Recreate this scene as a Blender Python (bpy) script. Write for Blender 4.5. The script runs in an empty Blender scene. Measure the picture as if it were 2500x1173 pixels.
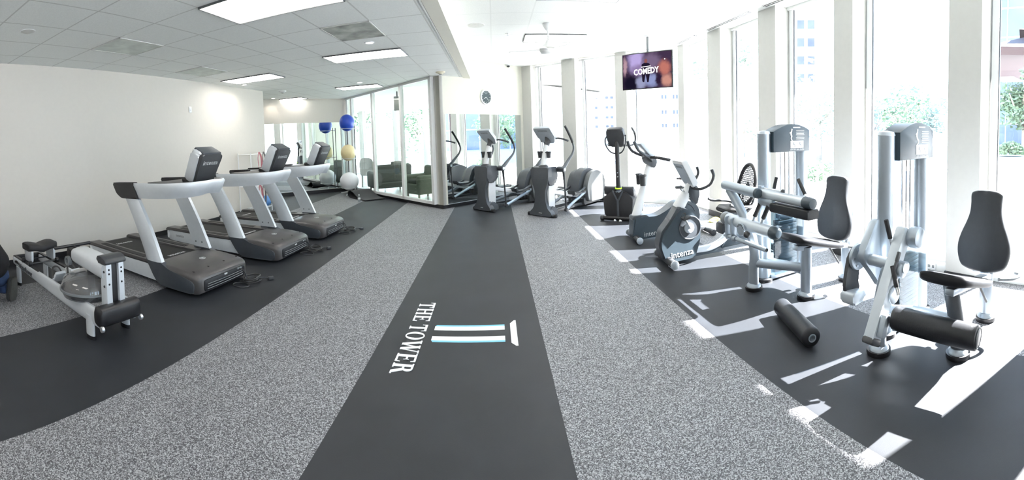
import bpy, bmesh, math, random
from mathutils import Vector, Matrix, Euler
S = bpy.context.scene
C = S.collection
PI = math.pi
# ------------------------------------------------------------------ camera
# phone panorama: a central-cylindrical camera, pitched and rolled a little
FPX, CX, CY, CAM_H = 1002.0, 1207.2, 364.8, 1.554
cam = bpy.data.cameras.new('camera')
cam.type = 'PANO'
cam.panorama_type = 'CENTRAL_CYLINDRICAL'
cam.central_cylindrical_range_u_min = (0 - CX) / FPX
cam.central_cylindrical_range_u_max = (2500 - CX) / FPX
cam.central_cylindrical_range_v_min = (CY - 1173) / FPX
cam.central_cylindrical_range_v_max = CY / FPX
cam.central_cylindrical_radius = 1.0
cam_o = bpy.data.objects.new('camera', cam); C.objects.link(cam_o)
R = Matrix.Rotation(-0.033, 3, 'X') @ Matrix.Rotation(0.034, 3, 'Y')
M = R @ Matrix(((1, 0, 0), (0, 0, -1), (0, 1, 0)))
cam_o.matrix_world = Matrix.Translation((0, 0, CAM_H)) @ M.to_4x4()
cam.clip_end = 500
S.camera = cam_o
# ------------------------------------------------------------------ light
S.view_settings.view_transform = 'Standard'
S.view_settings.look = 'None'
S.view_settings.gamma = 1.0
S.view_settings.use_curve_mapping = False
S.view_settings.exposure = 0.25
SUN_DIR = Vector((-1.24, 0.31, -1.0)).normalized()
sun = bpy.data.lights.new('sun', 'SUN'); sun.energy = 100.0; sun.angle = 0.009; sun.color = (1.0, 0.97, 0.93)
sun_o = bpy.data.objects.new('sun', sun); C.objects.link(sun_o)
sun_o.rotation_euler = SUN_DIR.to_track_quat('-Z', 'Y').to_euler()
sun_o.location = (30, -8, 25)
W = bpy.data.worlds.new('sky'); S.world = W; W.use_nodes = True
wn = W.node_tree.nodes; wl = W.node_tree.links; wn.clear()
wo = wn.new('ShaderNodeOutputWorld'); bg = wn.new('ShaderNodeBackground')
tcw = wn.new('ShaderNodeTexCoord'); sxyz = wn.new('ShaderNodeSeparateXYZ'); rmp = wn.new('ShaderNodeValToRGB')
wl.new(tcw.outputs['Generated'], sxyz.inputs[0]); wl.new(sxyz.outputs['Z'], rmp.inputs[0])
rmp.color_ramp.elements[0].position = 0.0; rmp.color_ramp.elements[0].color = (0.80, 0.91, 1.0, 1)
rmp.color_ramp.elements[1].position = 0.7; rmp.color_ramp.elements[1].color = (0.36, 0.62, 1.0, 1)
wl.new(rmp.outputs[0], bg.inputs[0]); bg.inputs[1].default_value = 6.0
wl.new(bg.outputs[0], wo.inputs[0])
PANEL_W = 8.5          # emission of the ceiling light diffusers
# ------------------------------------------------------------------ materials
def mat(name, col, rough=0.5, metal=0.0, var=0.06, scale=18.0, bump=0.0, bscale=120.0, spec=0.5, coat=0.0, emis=None, estr=0.0):
    m = bpy.data.materials.new(name); m.use_nodes = True
    nt = m.node_tree; n = nt.nodes; l = nt.links
    b = n['Principled BSDF']
    tc = n.new('ShaderNodeTexCoord'); nz = n.new('ShaderNodeTexNoise')
    nz.inputs['Scale'].default_value = scale; nz.inputs['Detail'].default_value = 3
    l.new(tc.outputs['Object'], nz.inputs['Vector'])
    cr = n.new('ShaderNodeValToRGB'); l.new(nz.outputs['Fac'], cr.inputs[0])
    cr.color_ramp.elements[0].position = 0.3; cr.color_ramp.elements[1].position = 0.7
    cr.color_ramp.elements[0].color = tuple(max(0, c * (1 - var)) for c in col) + (1,)
    cr.color_ramp.elements[1].color = tuple(min(1, c * (1 + var)) for c in col) + (1,)
    l.new(cr.outputs[0], b.inputs['Base Color'])
    b.inputs['Roughness'].default_value = rough; b.inputs['Metallic'].default_value = metal
    b.inputs['Specular IOR Level'].default_value = spec; b.inputs['Coat Weight'].default_value = coat
    if bump:
        nb = n.new('ShaderNodeTexNoise'); nb.inputs['Scale'].default_value = bscale; nb.inputs['Detail'].default_value = 2
        l.new(tc.outputs['Object'], nb.inputs['Vector'])
        bp = n.new('ShaderNodeBump'); bp.inputs['Strength'].default_value = bump; bp.inputs['Distance'].default_value = 0.004
        l.new(nb.outputs['Fac'], bp.inputs['Height']); l.new(bp.outputs[0], b.inputs['Normal'])
    if emis:
        b.inputs['Emission Color'].default_value = tuple(emis) + (1,); b.inputs['Emission Strength'].default_value = estr
    return m
MT = {}
def defm(k, *a, **kw): MT[k] = mat(k, *a, **kw)
defm('wall_paint', (0.69, 0.655, 0.605), 0.85, bump=0.05, bscale=300, var=0.01)
defm('wall_cream', (0.72, 0.71, 0.63), 0.85, var=0.01)
defm('white_paint', (0.86, 0.87, 0.85), 0.6, var=0.01)
defm('pier_paint', (0.60, 0.595, 0.565), 0.75, var=0.015)
defm('frame_white', (0.86, 0.87, 0.87), 0.4, var=0.01)
defm('baseboard', (0.012, 0.012, 0.014), 0.45)
defm('alu', (0.74, 0.75, 0.77), 0.35, metal=0.8, var=0.02)
defm('silver', (0.37, 0.42, 0.47), 0.34, metal=0.55, var=0.02)
defm('silver_light', (0.55, 0.60, 0.65), 0.34, metal=0.35, var=0.02)
defm('tread_silver', (0.66, 0.69, 0.72), 0.34, metal=0.25, var=0.02)
defm('pod_grey', (0.10, 0.11, 0.115), 0.4)
defm('placard', (0.022, 0.040, 0.056), 0.4, var=0.03)
defm('white_plastic', (0.84, 0.85, 0.86), 0.35, var=0.01)
defm('grey_plastic', (0.20, 0.215, 0.225), 0.4, var=0.03)
defm('hood_grey', (0.085, 0.080, 0.080), 0.34, metal=0.25, var=0.04, bump=0.03, bscale=500)
defm('charcoal', (0.04, 0.043, 0.048), 0.4, var=0.06)
defm('machine_grey', (0.058, 0.066, 0.077), 0.40, var=0.05)
defm('pad_vinyl', (0.032, 0.036, 0.042), 0.46, bump=0.15, bscale=90, spec=0.4)
defm('seat_vinyl', (0.008, 0.009, 0.012), 0.55, bump=0.1, bscale=90, spec=0.22)
defm('steel_blue', (0.040, 0.058, 0.074), 0.42, var=0.03)
defm('black', (0.012, 0.012, 0.014), 0.4)
defm('black_soft', (0.016, 0.016, 0.018), 0.65, bump=0.1, bscale=250)
defm('vinyl', (0.013, 0.0145, 0.018), 0.42, bump=0.15, bscale=90, spec=0.35)
defm('belt', (0.011, 0.011, 0.012), 0.7, bump=0.12, bscale=400)
defm('chrome', (0.85, 0.86, 0.88), 0.12, metal=1.0, var=0.01)
defm('white_mark', (0.88, 0.88, 0.89), 0.6, var=0.02)
defm('logo_blue', (0.20, 0.55, 0.70), 0.6, var=0.02)
defm('pale_mark', (0.55, 0.57, 0.58), 0.5)
defm('ball_blue', (0.010, 0.055, 0.42), 0.35, var=0.03)
defm('ball_yellow', (0.78, 0.66, 0.38), 0.32, var=0.02)
defm('ball_white', (0.80, 0.81, 0.85), 0.25, var=0.01)
defm('ball_pale_blue', (0.10, 0.27, 0.62), 0.35, var=0.03)
defm('mat_foam', (0.03, 0.031, 0.035), 0.75, bump=0.15, bscale=200)
defm('neon', (0.55, 0.95, 0.05), 0.4)
defm('yellow', (0.75, 0.70, 0.05), 0.5)
defm('rope_pink', (0.42, 0.13, 0.16), 0.5)
defm('rope_grey', (0.10, 0.09, 0.09), 0.5)
defm('jacket', (0.008, 0.008, 0.010), 0.8, bump=0.2, bscale=60)
defm('denim', (0.022, 0.045, 0.11), 0.85, bump=0.2, bscale=200, var=0.25)
defm('skin', (0.50, 0.32, 0.24), 0.5)
defm('hair', (0.02, 0.014, 0.010), 0.6)
defm('shoe', (0.030, 0.032, 0.032), 0.7)
defm('sole', (0.055, 0.055, 0.05), 0.8, bump=0.3, bscale=60)
defm('sofa_green', (0.10, 0.12, 0.09), 0.8, var=0.12)
defm('sofa_dark', (0.05, 0.058, 0.05), 0.8, var=0.15)
defm('cushion', (0.22, 0.22, 0.20), 0.8, var=0.3, scale=40)
defm('wicker', (0.24, 0.22, 0.19), 0.7, bump=0.4, bscale=60)
defm('lounge_floor', (0.72, 0.70, 0.66), 0.25, var=0.05)
defm('terrace', (0.42, 0.42, 0.42), 0.8, var=0.05, scale=2)
defm('lawn', (0.24, 0.36, 0.17), 0.9, var=0.3, scale=30)
defm('concrete', (0.74, 0.73, 0.70), 0.8, var=0.04)
defm('tower_white', (0.82, 0.82, 0.82), 0.8, var=0.02, scale=0.5)
defm('tower_glass', (0.082, 0.094, 0.120), 0.15, var=0.25, scale=0.5)
defm('blue_glass', (0.14, 0.175, 0.24), 0.12, var=0.2, scale=0.2)
defm('pavilion', (0.06, 0.035, 0.036), 0.7, var=0.06)
defm('leaf', (0.19, 0.27, 0.175), 0.7, var=0.35, scale=1.5)
defm('leaf_pale', (0.33, 0.39, 0.32), 0.7, var=0.3, scale=1.5)
defm('bark', (0.34, 0.30, 0.26), 0.9)
defm('clock_face', (0.035, 0.055, 0.06), 0.3)
defm('detector', (0.78, 0.74, 0.58), 0.5)
defm('disc_grey', (0.62, 0.63, 0.60), 0.6)
def emit(name, col, st):
    m = bpy.data.materials.new(name); m.use_nodes = True; n = m.node_tree.nodes; l = m.node_tree.links; n.clear()
    o = n.new('ShaderNodeOutputMaterial'); e = n.new('ShaderNodeEmission')
    e.inputs[0].default_value = tuple(col) + (1,); e.inputs[1].default_value = st
    l.new(e.outputs[0], o.inputs[0]); MT[name] = m
emit('panel_light', (1.0, 0.96, 0.90), PANEL_W)
emit('spot_light', (1.0, 0.93, 0.80), 12.0)
emit('tv_white', (0.95, 0.92, 0.97), 1.0)
emit('tv_dark', (0.03, 0.02, 0.05), 0.5)
emit('tv_skin', (0.36, 0.13, 0.12), 0.7)
emit('tv_blue', (0.28, 0.33, 0.62), 0.75)
emit('tv_pale', (0.72, 0.68, 0.88), 0.8)
emit('tv_rose', (0.72, 0.32, 0.28), 0.8)
def glassmat(name, tint, fmul, rough=0.0, milk=0.0):
    m = bpy.data.materials.new(name); m.use_nodes = True; n = m.node_tree.nodes; l = m.node_tree.links; n.clear()
    o = n.new('ShaderNodeOutputMaterial'); mx = n.new('ShaderNodeMixShader'); t = n.new('ShaderNodeBsdfTransparent'); g = n.new('ShaderNodeBsdfGlossy')
    lw = n.new('ShaderNodeLayerWeight'); lw.inputs[0].default_value = 0.5
    pw = n.new('ShaderNodeMath'); pw.operation = 'POWER'; pw.inputs[1].default_value = 5.0
    ma = n.new('ShaderNodeMath'); ma.operation = 'MULTIPLY_ADD'; ma.inputs[1].default_value = 0.6 * fmul; ma.inputs[2].default_value = 0.035 * fmul
    t.inputs[0].default_value = tuple(tint) + (1,); g.inputs['Roughness'].default_value = rough
    l.new(lw.outputs['Facing'], pw.inputs[0]); l.new(pw.outputs[0], ma.inputs[0]); l.new(ma.outputs[0], mx.inputs[0]); l.new(t.outputs[0], mx.inputs[1]); l.new(g.outputs[0], mx.inputs[2]); l.new(mx.outputs[0], o.inputs[0])
    if milk:
        df = n.new('ShaderNodeBsdfDiffuse'); df.inputs[0].default_value = (0.42, 0.42, 0.43, 1); m2 = n.new('ShaderNodeMixShader'); m2.inputs[0].default_value = milk
        l.new(t.outputs[0], m2.inputs[1]); l.new(df.outputs[0], m2.inputs[2]); l.new(m2.outputs[0], mx.inputs[1])
    MT[name] = m
glassmat('pane', (0.965, 0.975, 0.985), 1.0)
glassmat('partition_pane', (0.88, 0.92, 0.90), 1.2)
glassmat('tank', (0.70, 0.71, 0.72), 2.2, 0.03, 0.22)
glassmat('tank_water', (0.16, 0.17, 0.18), 0.8, 0.05)
glassmat('bottle_clear', (0.88, 0.91, 0.92), 1.6, 0.03)
glassmat('weight_cover', (0.62, 0.72, 0.78), 1.5, 0.05)
def mirror():
    m = bpy.data.materials.new('mirror'); m.use_nodes = True; b = m.node_tree.nodes['Principled BSDF']
    b.inputs['Base Color'].default_value = (0.86, 0.91, 0.89, 1); b.inputs['Metallic'].default_value = 1; b.inputs['Roughness'].default_value = 0.005
    MT['mirror'] = m
mirror()
def floor_mats():
    # flecked grey rubber
    m = bpy.data.materials.new('rubber_flecked'); m.use_nodes = True; nt = m.node_tree; n = nt.nodes; l = nt.links; b = n['Principled BSDF']
    tc = n.new('ShaderNodeTexCoord')
    v = n.new('ShaderNodeTexVoronoi'); v.inputs['Scale'].default_value = 200; v.inputs['Randomness'].default_value = 1
    l.new(tc.outputs['Object'], v.inputs['Vector'])
    sep = n.new('ShaderNodeSeparateColor'); l.new(v.outputs['Color'], sep.inputs[0])
    cr = n.new('ShaderNodeValToRGB'); cr.color_ramp.interpolation = 'CONSTANT'
    e = cr.color_ramp.elements; e[0].position = 0; e[0].color = (0.055, 0.056, 0.062, 1); e[1].position = 0.30; e[1].color = (0.135, 0.137, 0.147, 1)
    x = e.new(0.56); x.color = (0.262, 0.265, 0.280, 1); x = e.new(0.80); x.color = (0.42, 0.425, 0.445, 1)
    l.new(sep.outputs[0], cr.inputs[0])
    nz = n.new('ShaderNodeTexNoise'); nz.inputs['Scale'].default_value = 1.1; nz.inputs['Detail'].default_value = 4; l.new(tc.outputs['Object'], nz.inputs['Vector'])
    mr = n.new('ShaderNodeMapRange'); mr.inputs['To Min'].default_value = 0.85; mr.inputs['To Max'].default_value = 1.1; l.new(nz.outputs['Fac'], mr.inputs[0])
    mx = n.new('ShaderNodeMix'); mx.data_type = 'RGBA'; mx.blend_type = 'MULTIPLY'; mx.inputs['Factor'].default_value = 1
    l.new(cr.outputs[0], mx.inputs['A']); l.new(mr.outputs[0], mx.inputs['B']); l.new(mx.outputs['Result'], b.inputs['Base Color'])
    b.inputs['Roughness'].default_value = 0.62
    bp = n.new('ShaderNodeBump'); bp.inputs['Strength'].default_value = 0.25; bp.inputs['Distance'].default_value = 0.003; l.new(v.outputs['Distance'], bp.inputs['Height']); l.new(bp.outputs[0], b.inputs['Normal'])
    MT['rubber_flecked'] = m
    m = bpy.data.materials.new('rubber_dark'); m.use_nodes = True; nt = m.node_tree; n = nt.nodes; l = nt.links; b = n['Principled BSDF']
    tc = n.new('ShaderNodeTexCoord'); nz = n.new('ShaderNodeTexNoise'); nz.inputs['Scale'].default_value = 2.4; nz.inputs['Detail'].default_value = 6; l.new(tc.outputs['Object'], nz.inputs['Vector'])
    cr = n.new('ShaderNodeValToRGB'); l.new(nz.outputs['Fac'], cr.inputs[0]); cr.color_ramp.elements[0].position = 0.3; cr.color_ramp.elements[1].position = 0.75
    cr.color_ramp.elements[0].color = (0.0125, 0.0145, 0.0185, 1); cr.color_ramp.elements[1].color = (0.019, 0.022, 0.028, 1)
    l.new(cr.outputs[0], b.inputs['Base Color'])
    b.inputs['Roughness'].default_value = 0.56; b.inputs['Specular IOR Level'].default_value = 0.38
    n2 = n.new('ShaderNodeTexNoise'); n2.inputs['Scale'].default_value = 260; l.new(tc.outputs['Object'], n2.inputs['Vector'])
    bp = n.new('ShaderNodeBump'); bp.inputs['Strength'].default_value = 0.12; bp.inputs['Distance'].default_value = 0.003; l.new(n2.outputs['Fac'], bp.inputs['Height']); l.new(bp.outputs[0], b.inputs['Normal'])
    MT['rubber_dark'] = m
floor_mats()
def tile_mat(name, col, x0, sx, y0, sy, lw, linecol):
    m = bpy.data.materials.new(name); m.use_nodes = True; nt = m.node_tree; n = nt.nodes; l = nt.links; b = n['Principled BSDF']
    tc = n.new('ShaderNodeTexCoord'); sp = n.new('ShaderNodeSeparateXYZ'); l.new(tc.outputs['Object'], sp.inputs[0])
    def mth(op, a, bb=None):
        q = n.new('ShaderNodeMath'); q.operation = op
        for i, z in enumerate((a, bb)):
            if z is None: continue
            if isinstance(z, (int, float)): q.inputs[i].default_value = z
            else: l.new(z, q.inputs[i])
        return q.outputs[0]
    ds = []
    for out, o, s in ((sp.outputs[0], x0, sx), (sp.outputs[1], y0, sy)):
        f = mth('FRACT', mth('DIVIDE', mth('SUBTRACT', out, o), s))
        d = mth('MULTIPLY', mth('MINIMUM', f, mth('SUBTRACT', 1.0, f)), s)
        ds.append(mth('LESS_THAN', d, lw))
    g = mth('MAXIMUM', ds[0], ds[1])
    nz = n.new('ShaderNodeTexNoise'); nz.inputs['Scale'].default_value = 90; nz.inputs['Detail'].default_value = 3; l.new(tc.outputs['Object'], nz.inputs['Vector'])
    cr = n.new('ShaderNodeValToRGB'); l.new(nz.outputs['Fac'], cr.inputs[0]); cr.color_ramp.elements[0].position = 0.35; cr.color_ramp.elements[1].position = 0.65
    cr.color_ramp.elements[0].color = tuple(c * 0.93 for c in col) + (1,); cr.color_ramp.elements[1].color = tuple(col) + (1,)
    mx = n.new('ShaderNodeMix'); mx.data_type = 'RGBA'; l.new(g, mx.inputs['Factor']); l.new(cr.outputs[0], mx.inputs['A']); mx.inputs['B'].default_value = tuple(linecol) + (1,)
    l.new(mx.outputs['Result'], b.inputs['Base Color']); b.inputs['Roughness'].default_value = 0.9
    bp = n.new('ShaderNodeBump'); bp.inputs['Strength'].default_value = 0.5; bp.inputs['Distance'].default_value = 0.006; l.new(g, bp.inputs['Height']); l.new(bp.outputs[0], b.inputs['Normal'])
    MT[name] = m
tile_mat('ceiling_tile', (0.90, 0.93, 0.91), -1.34, 0.61, 3.0, 0.725, 0.009, (0.64, 0.66, 0.64))
tile_mat('ceiling_tile_white', (0.84, 0.86, 0.84), 0.62, 0.61, 5.38, 0.63, 0.010, (0.74, 0.76, 0.74))
def vent_mat():
    m = mat('dusty_grille', (0.36, 0.38, 0.35), 0.8, var=0.55, scale=4.0, bump=0.6, bscale=160); MT['dusty_grille'] = m
vent_mat()
defm('stained_tile', (0.68, 0.73, 0.68), 0.9, var=0.16, scale=5)
# ------------------------------------------------------------------ mesh helpers
def cr_path(pts, n=6, closed=False):
    P = [Vector(p) for p in pts]; out = []
    N = len(P); rng = N if closed else N - 1
    for i in range(rng):
        p1, p2 = P[i], P[(i + 1) % N]
        p0 = P[i - 1] if (i > 0 or closed) else p1 * 2 - p2
        p3 = P[(i + 2) % N] if (i + 2 < N or closed) else p2 * 2 - p1
        for k in range(n):
            t = k / n
            out.append(0.5 * ((2 * p1) + (p2 - p0) * t + (2 * p0 - 5 * p1 + 4 * p2 - p3) * t * t + (3 * p1 - p0 - 3 * p2 + p3) * t ** 3))
    if not closed: out.append(P[-1])
    return out
def round_poly(pts, r, n=4):
    out = []; N = len(pts)
    rr = r if isinstance(r, (list, tuple)) else [r] * N
    for i in range(N):
        p = Vector(pts[i]); a = Vector(pts[i - 1]) - p; b = Vector(pts[(i + 1) % N]) - p
        q = min(rr[i], a.length * 0.48, b.length * 0.48)
        if q < 1e-4: out.append(p); continue
        A = p + a.normalized() * q; B = p + b.normalized() * q
        for k in range(n + 1):
            t = k / n; out.append(A * (1 - t) ** 2 + p * 2 * t * (1 - t) + B * t * t)
    return out
class MB:
    def __init__(s): s.bm = bmesh.new()
    def _tf(s, verts, rot, c):
        for v in verts:
            co = v.co
            if rot is not None: co = rot @ co
            v.co = co + Vector(c)
    def box(s, c, size, bev=0.0, rot=None, seg=2):
        r = bmesh.ops.create_cube(s.bm, size=1.0); vs = r['verts']
        for v in vs: v.co = Vector((v.co.x * size[0], v.co.y * size[1], v.co.z * size[2]))
        if rot is not None and not isinstance(rot, Matrix): rot = Euler(rot).to_matrix()
        s._tf(vs, rot, c)
        if bev > 0:
            es = list({e for v in vs for e in v.link_edges})
            bmesh.ops.bevel(s.bm, geom=es, offset=bev, segments=seg, profile=0.5, affect='EDGES')
        return s
    def cyl(s, p0, p1, r, r2=None, seg=16, bev=0.0):
        p0, p1 = Vector(p0), Vector(p1); d = p1 - p0; L = d.length
        q = d.to_track_quat('Z', 'Y').to_matrix(); r2 = r if r2 is None else r2
        if bev > 0:
            prof = [(0, 0), (r - bev, 0), (r - bev * 0.3, bev * 0.3), (r, bev), (r2, L - bev), (r2 - bev * 0.3, L - bev * 0.3), (r2 - bev, L), (0, L)]
        else: prof = [(0, 0), (r, 0), (r2, L), (0, L)]
        return s.lathe(prof, p0, d, seg)
    def lathe(s, prof, o=(0, 0, 0), axis=(0, 0, 1), seg=24, scale=(1, 1)):
        o = Vector(o); q = Vector(axis).to_track_quat('Z', 'Y').to_matrix(); rings = []
        for (r, z) in prof:
            if r <= 1e-6: rings.append([s.bm.verts.new(o + q @ Vector((0, 0, z)))])
            else: rings.append([s.bm.verts.new(o + q @ Vector((r * scale[0] * math.cos(2 * PI * k / seg), r * scale[1] * math.sin(2 * PI * k / seg), z))) for k in range(seg)])
        for A, B in zip(rings, rings[1:]):
            for k in range(seg):
                k2 = (k + 1) % seg
                if len(A) == 1 and len(B) == 1: continue
                if len(A) == 1: s.bm.faces.new((A[0], B[k], B[k2]))
                elif len(B) == 1: s.bm.faces.new((A[k], B[0], A[k2]))
                else: s.bm.faces.new((A[k], B[k], B[k2], A[k2]))
        return s
    def tube(s, pts, r, seg=10, n=5, smooth=True, closed=False, flat=None):
        P = cr_path(pts, n, closed) if smooth and len(pts) > 2 else [Vector(p) for p in pts]
        N = len(P)
        if isinstance(r, (list, tuple)):
            rs = [r[0] + 0] * N
            for i in range(N):
                t = i / (N - 1) * (len(r) - 1); k = min(int(t), len(r) - 2); rs[i] = r[k] * (1 - (t - k)) + r[k + 1] * (t - k)
        else: rs = [r] * N
        up = None; rings = []
        for i in range(N):
            if closed: T = (P[(i + 1) % N] - P[i - 1])
            else: T = P[min(i + 1, N - 1)] - P[max(i - 1, 0)]
            if T.length < 1e-9: T = Vector((0, 0, 1))
            T.normalize()
            if up is None:
                a = Vector((0, 0, 1)) if abs(T.z) < 0.9 else Vector((1, 0, 0)); up = (a - T * a.dot(T)).normalized()
            else:
                up = up - T * up.dot(T)
                up = up.normalized() if up.length > 1e-6 else T.orthogonal().normalized()
            sd = T.cross(up)
            fx, fy = flat if flat else (1, 1)
            rings.append([s.bm.verts.new(P[i] + (sd * math.cos(2 * PI * k / seg) * fx + up * math.sin(2 * PI * k / seg) * fy) * rs[i]) for k in range(seg)])
        prs = list(zip(rings, rings[1:])) + ([(rings[-1], rings[0])] if closed else [])
        for A, B in prs:
            for k in range(seg): s.bm.faces.new((A[k], A[(k + 1) % seg], B[(k + 1) % seg], B[k]))
        if not closed: s.bm.faces.new(rings[0][::-1]); s.bm.faces.new(rings[-1])
        return s
    def prism(s, poly, a, b, plane='xz', bev=0.0, seg=2, taper=None):
        # polygon in a plane, extruded along the third axis from a to b
        def P(u, v, w): return {'xz': (u, w, v), 'yz': (w, u, v), 'xy': (u, v, w)}[plane]
        A = [s.bm.verts.new(P(p[0], p[1], a)) for p in poly]
        if taper:
            cx = sum(p[0] for p in poly) / len(poly); cy = sum(p[1] for p in poly) / len(poly)
            B = [s.bm.verts.new(P(cx + (p[0] - cx) * taper, cy + (p[1] - cy) * taper, b)) for p in poly]
        else: B = [s.bm.verts.new(P(p[0], p[1], b)) for p in poly]
        fs = [s.bm.faces.new(A), s.bm.faces.new(B[::-1])]; N = len(A)
        for k in range(N): s.bm.faces.new((A[k], B[k], B[(k + 1) % N], A[(k + 1) % N]))
        if bev > 0:
            es = list({e for f in fs for e in f.edges})
            bmesh.ops.bevel(s.bm, geom=es, offset=bev, segments=seg, profile=0.5, affect='EDGES')
        return s
    def loft(s, secs, cap=True, closed=True):
        rings = [[s.bm.verts.new(p) for p in sec] for sec in secs]; N = len(rings[0])
        for A, B in zip(rings, rings[1:]):
            for k in range(N if closed else N - 1): s.bm.faces.new((A[k], A[(k + 1) % N], B[(k + 1) % N], B[k]))
        if cap: s.bm.faces.new(rings[0][::-1]); s.bm.faces.new(rings[-1])
        return s
    def ball(s, c, r, seg=24, rot=None):
        r = (r, r, r) if isinstance(r, (int, float)) else r
        q = bmesh.ops.create_uvsphere(s.bm, u_segments=seg, v_segments=max(8, seg // 2), radius=1.0)
        for v in q['verts']: v.co = Vector((v.co.x * r[0], v.co.y * r[1], v.co.z * r[2]))
        s._tf(q['verts'], rot, c); return s
    def quad(s, pts): s.bm.faces.new([s.bm.verts.new(p) for p in pts]); return s
    def text(s, txt, size, mtx, depth=0.0015, squash=1.0, bold=0.0):
        cu = bpy.data.curves.new('t', 'FONT'); cu.body = txt; cu.size = size; cu.extrude = depth; cu.align_x = 'CENTER'; cu.align_y = 'CENTER'; cu.resolution_u = 2; cu.offset = bold
        ob = bpy.data.objects.new('t', cu); C.objects.link(ob)
        dg = bpy.context.evaluated_depsgraph_get(); me = bpy.data.meshes.new_from_object(ob.evaluated_get(dg))
        me.transform(Matrix.Diagonal((squash, 1, 1, 1))); me.transform(mtx)
        s.bm.from_mesh(me); bpy.data.meshes.remove(me); bpy.data.objects.remove(ob); bpy.data.curves.remove(cu); return s
    def xf(s, m):
        bmesh.ops.transform(s.bm, matrix=m, verts=s.bm.verts[:]); return s
    def build(s, name, m, parent=None, ang=40, subsurf=0, split=False):
        if split:
            left = set(s.bm.verts); out = []
            while left:
                st = [left.pop()]; isl = set(st)
                while st:
                    v = st.pop()
                    for e in v.link_edges:
                        w = e.other_vert(v)
                        if w not in isl: isl.add(w); left.discard(w); st.append(w)
                q = MB(); mp = {v: q.bm.verts.new(v.co) for v in isl}
                for f in {f for v in isl for f in v.link_faces}: q.bm.faces.new([mp[v] for v in f.verts])
                out.append(q.build(name, m, parent, ang))
            s.bm.free(); return out[0]
        bmesh.ops.recalc_face_normals(s.bm, faces=s.bm.faces[:])
        me = bpy.data.meshes.new(name); s.bm.to_mesh(me); s.bm.free()
        for p in me.polygons: p.use_smooth = True
        me.set_sharp_from_angle(angle=math.radians(ang))
        o = bpy.data.objects.new(name, me); C.objects.link(o)
        for k in (m if isinstance(m, (list, tuple)) else [m]): me.materials.append(MT[k])
        if parent is not None: o.parent = parent
        if subsurf:
            md = o.modifiers.new('s', 'SUBSURF'); md.levels = subsurf; md.render_levels = subsurf
        return o
def thing(name, label, cat, loc=(0, 0, 0), rz=0.0, group=None):
    o = bpy.data.objects.new(name, None); C.objects.link(o); o.empty_display_size = 0.1
    o.location = loc; o.rotation_euler = (0, 0, rz); o['label'] = label; o['category'] = cat
    if group: o['group'] = group
    return o
def tag(o, label, cat, group=None):
    o['label'] = label; o['category'] = cat
    if group: o['group'] = group
    return o
def struct(o): o['kind'] = 'structure'; return o
def plabel(o, label): o['label'] = label; return o
def dup(root, loc, rz, label, group=None):
    def cp(o, par):
        c = o.copy(); C.objects.link(c); c.parent = par
        for ch in o.children: cp(ch, c)
        return c
    r = cp(root, None); r.location = loc; r.rotation_euler = (0, 0, rz); r['label'] = label
    if group: r['group'] = group
    return r

def TM(o, xd, yd):
    x = Vector(xd).normalized(); y = Vector(yd).normalized(); z = x.cross(y)
    m = Matrix((x, y, z)).transposed().to_4x4(); m.translation = Vector(o); return m
# ================================================================== SETTING
ZL, ZR, XW, YB = 2.905, 3.33, -5.46, -4.0
def clip_x(poly, a, b):
    def half(P, x, keep_gt):
        out = []
        for i in range(len(P)):
            p, q = P[i], P[(i + 1) % len(P)]
            ip = (p[0] >= x) == keep_gt or abs(p[0] - x) < 1e-9; iq = (q[0] >= x) == keep_gt or abs(q[0] - x) < 1e-9
            if ip: out.append(p)
            if ip != iq and abs(p[0] - q[0]) > 1e-9:
                t = (x - p[0]) / (q[0] - p[0]); out.append((x, p[1] + t * (q[1] - p[1])))
        return out
    return half(half(poly, a, True), b, False)
ROOM = [(XW, YB), (4.06, YB), (4.06, 7.49), (0.775, 10.775), (-1.15, 8.85), (-4.5, 12.2), (-7.2, 9.5), (-7.2, 8.75), (XW, 8.75)]
EDG = [-9, -4.59, -3.37, -2.149, -0.923, 0.321, 1.532, 2.686, 9]
bm = bmesh.new()
for i in range(len(EDG) - 1):
    P = clip_x(ROOM, EDG[i], EDG[i + 1])
    if len(P) < 3: continue
    f = bm.faces.new([bm.verts.new((p[0], p[1], 0)) for p in P]); f.material_index = 0 if i % 2 == 0 else 1
bmesh.ops.triangulate(bm, faces=bm.faces[:])
for f in bm.faces:
    if f.normal.z < 0: f.normal_flip()
me = bpy.data.meshes.new('floor'); bm.to_mesh(me); bm.free()
me.materials.append(MT['rubber_dark']); me.materials.append(MT['rubber_flecked'])
o = bpy.data.objects.new('floor', me); C.objects.link(o); struct(o)
plabel(o, 'rubber gym floor in alternating charcoal and grey flecked strips')
# ground slab that carries the floor
struct(MB().box((-1.5, 4.0, -0.16), (13.0, 17.5, 0.3)).build('floor_slab', 'concrete'))
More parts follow.
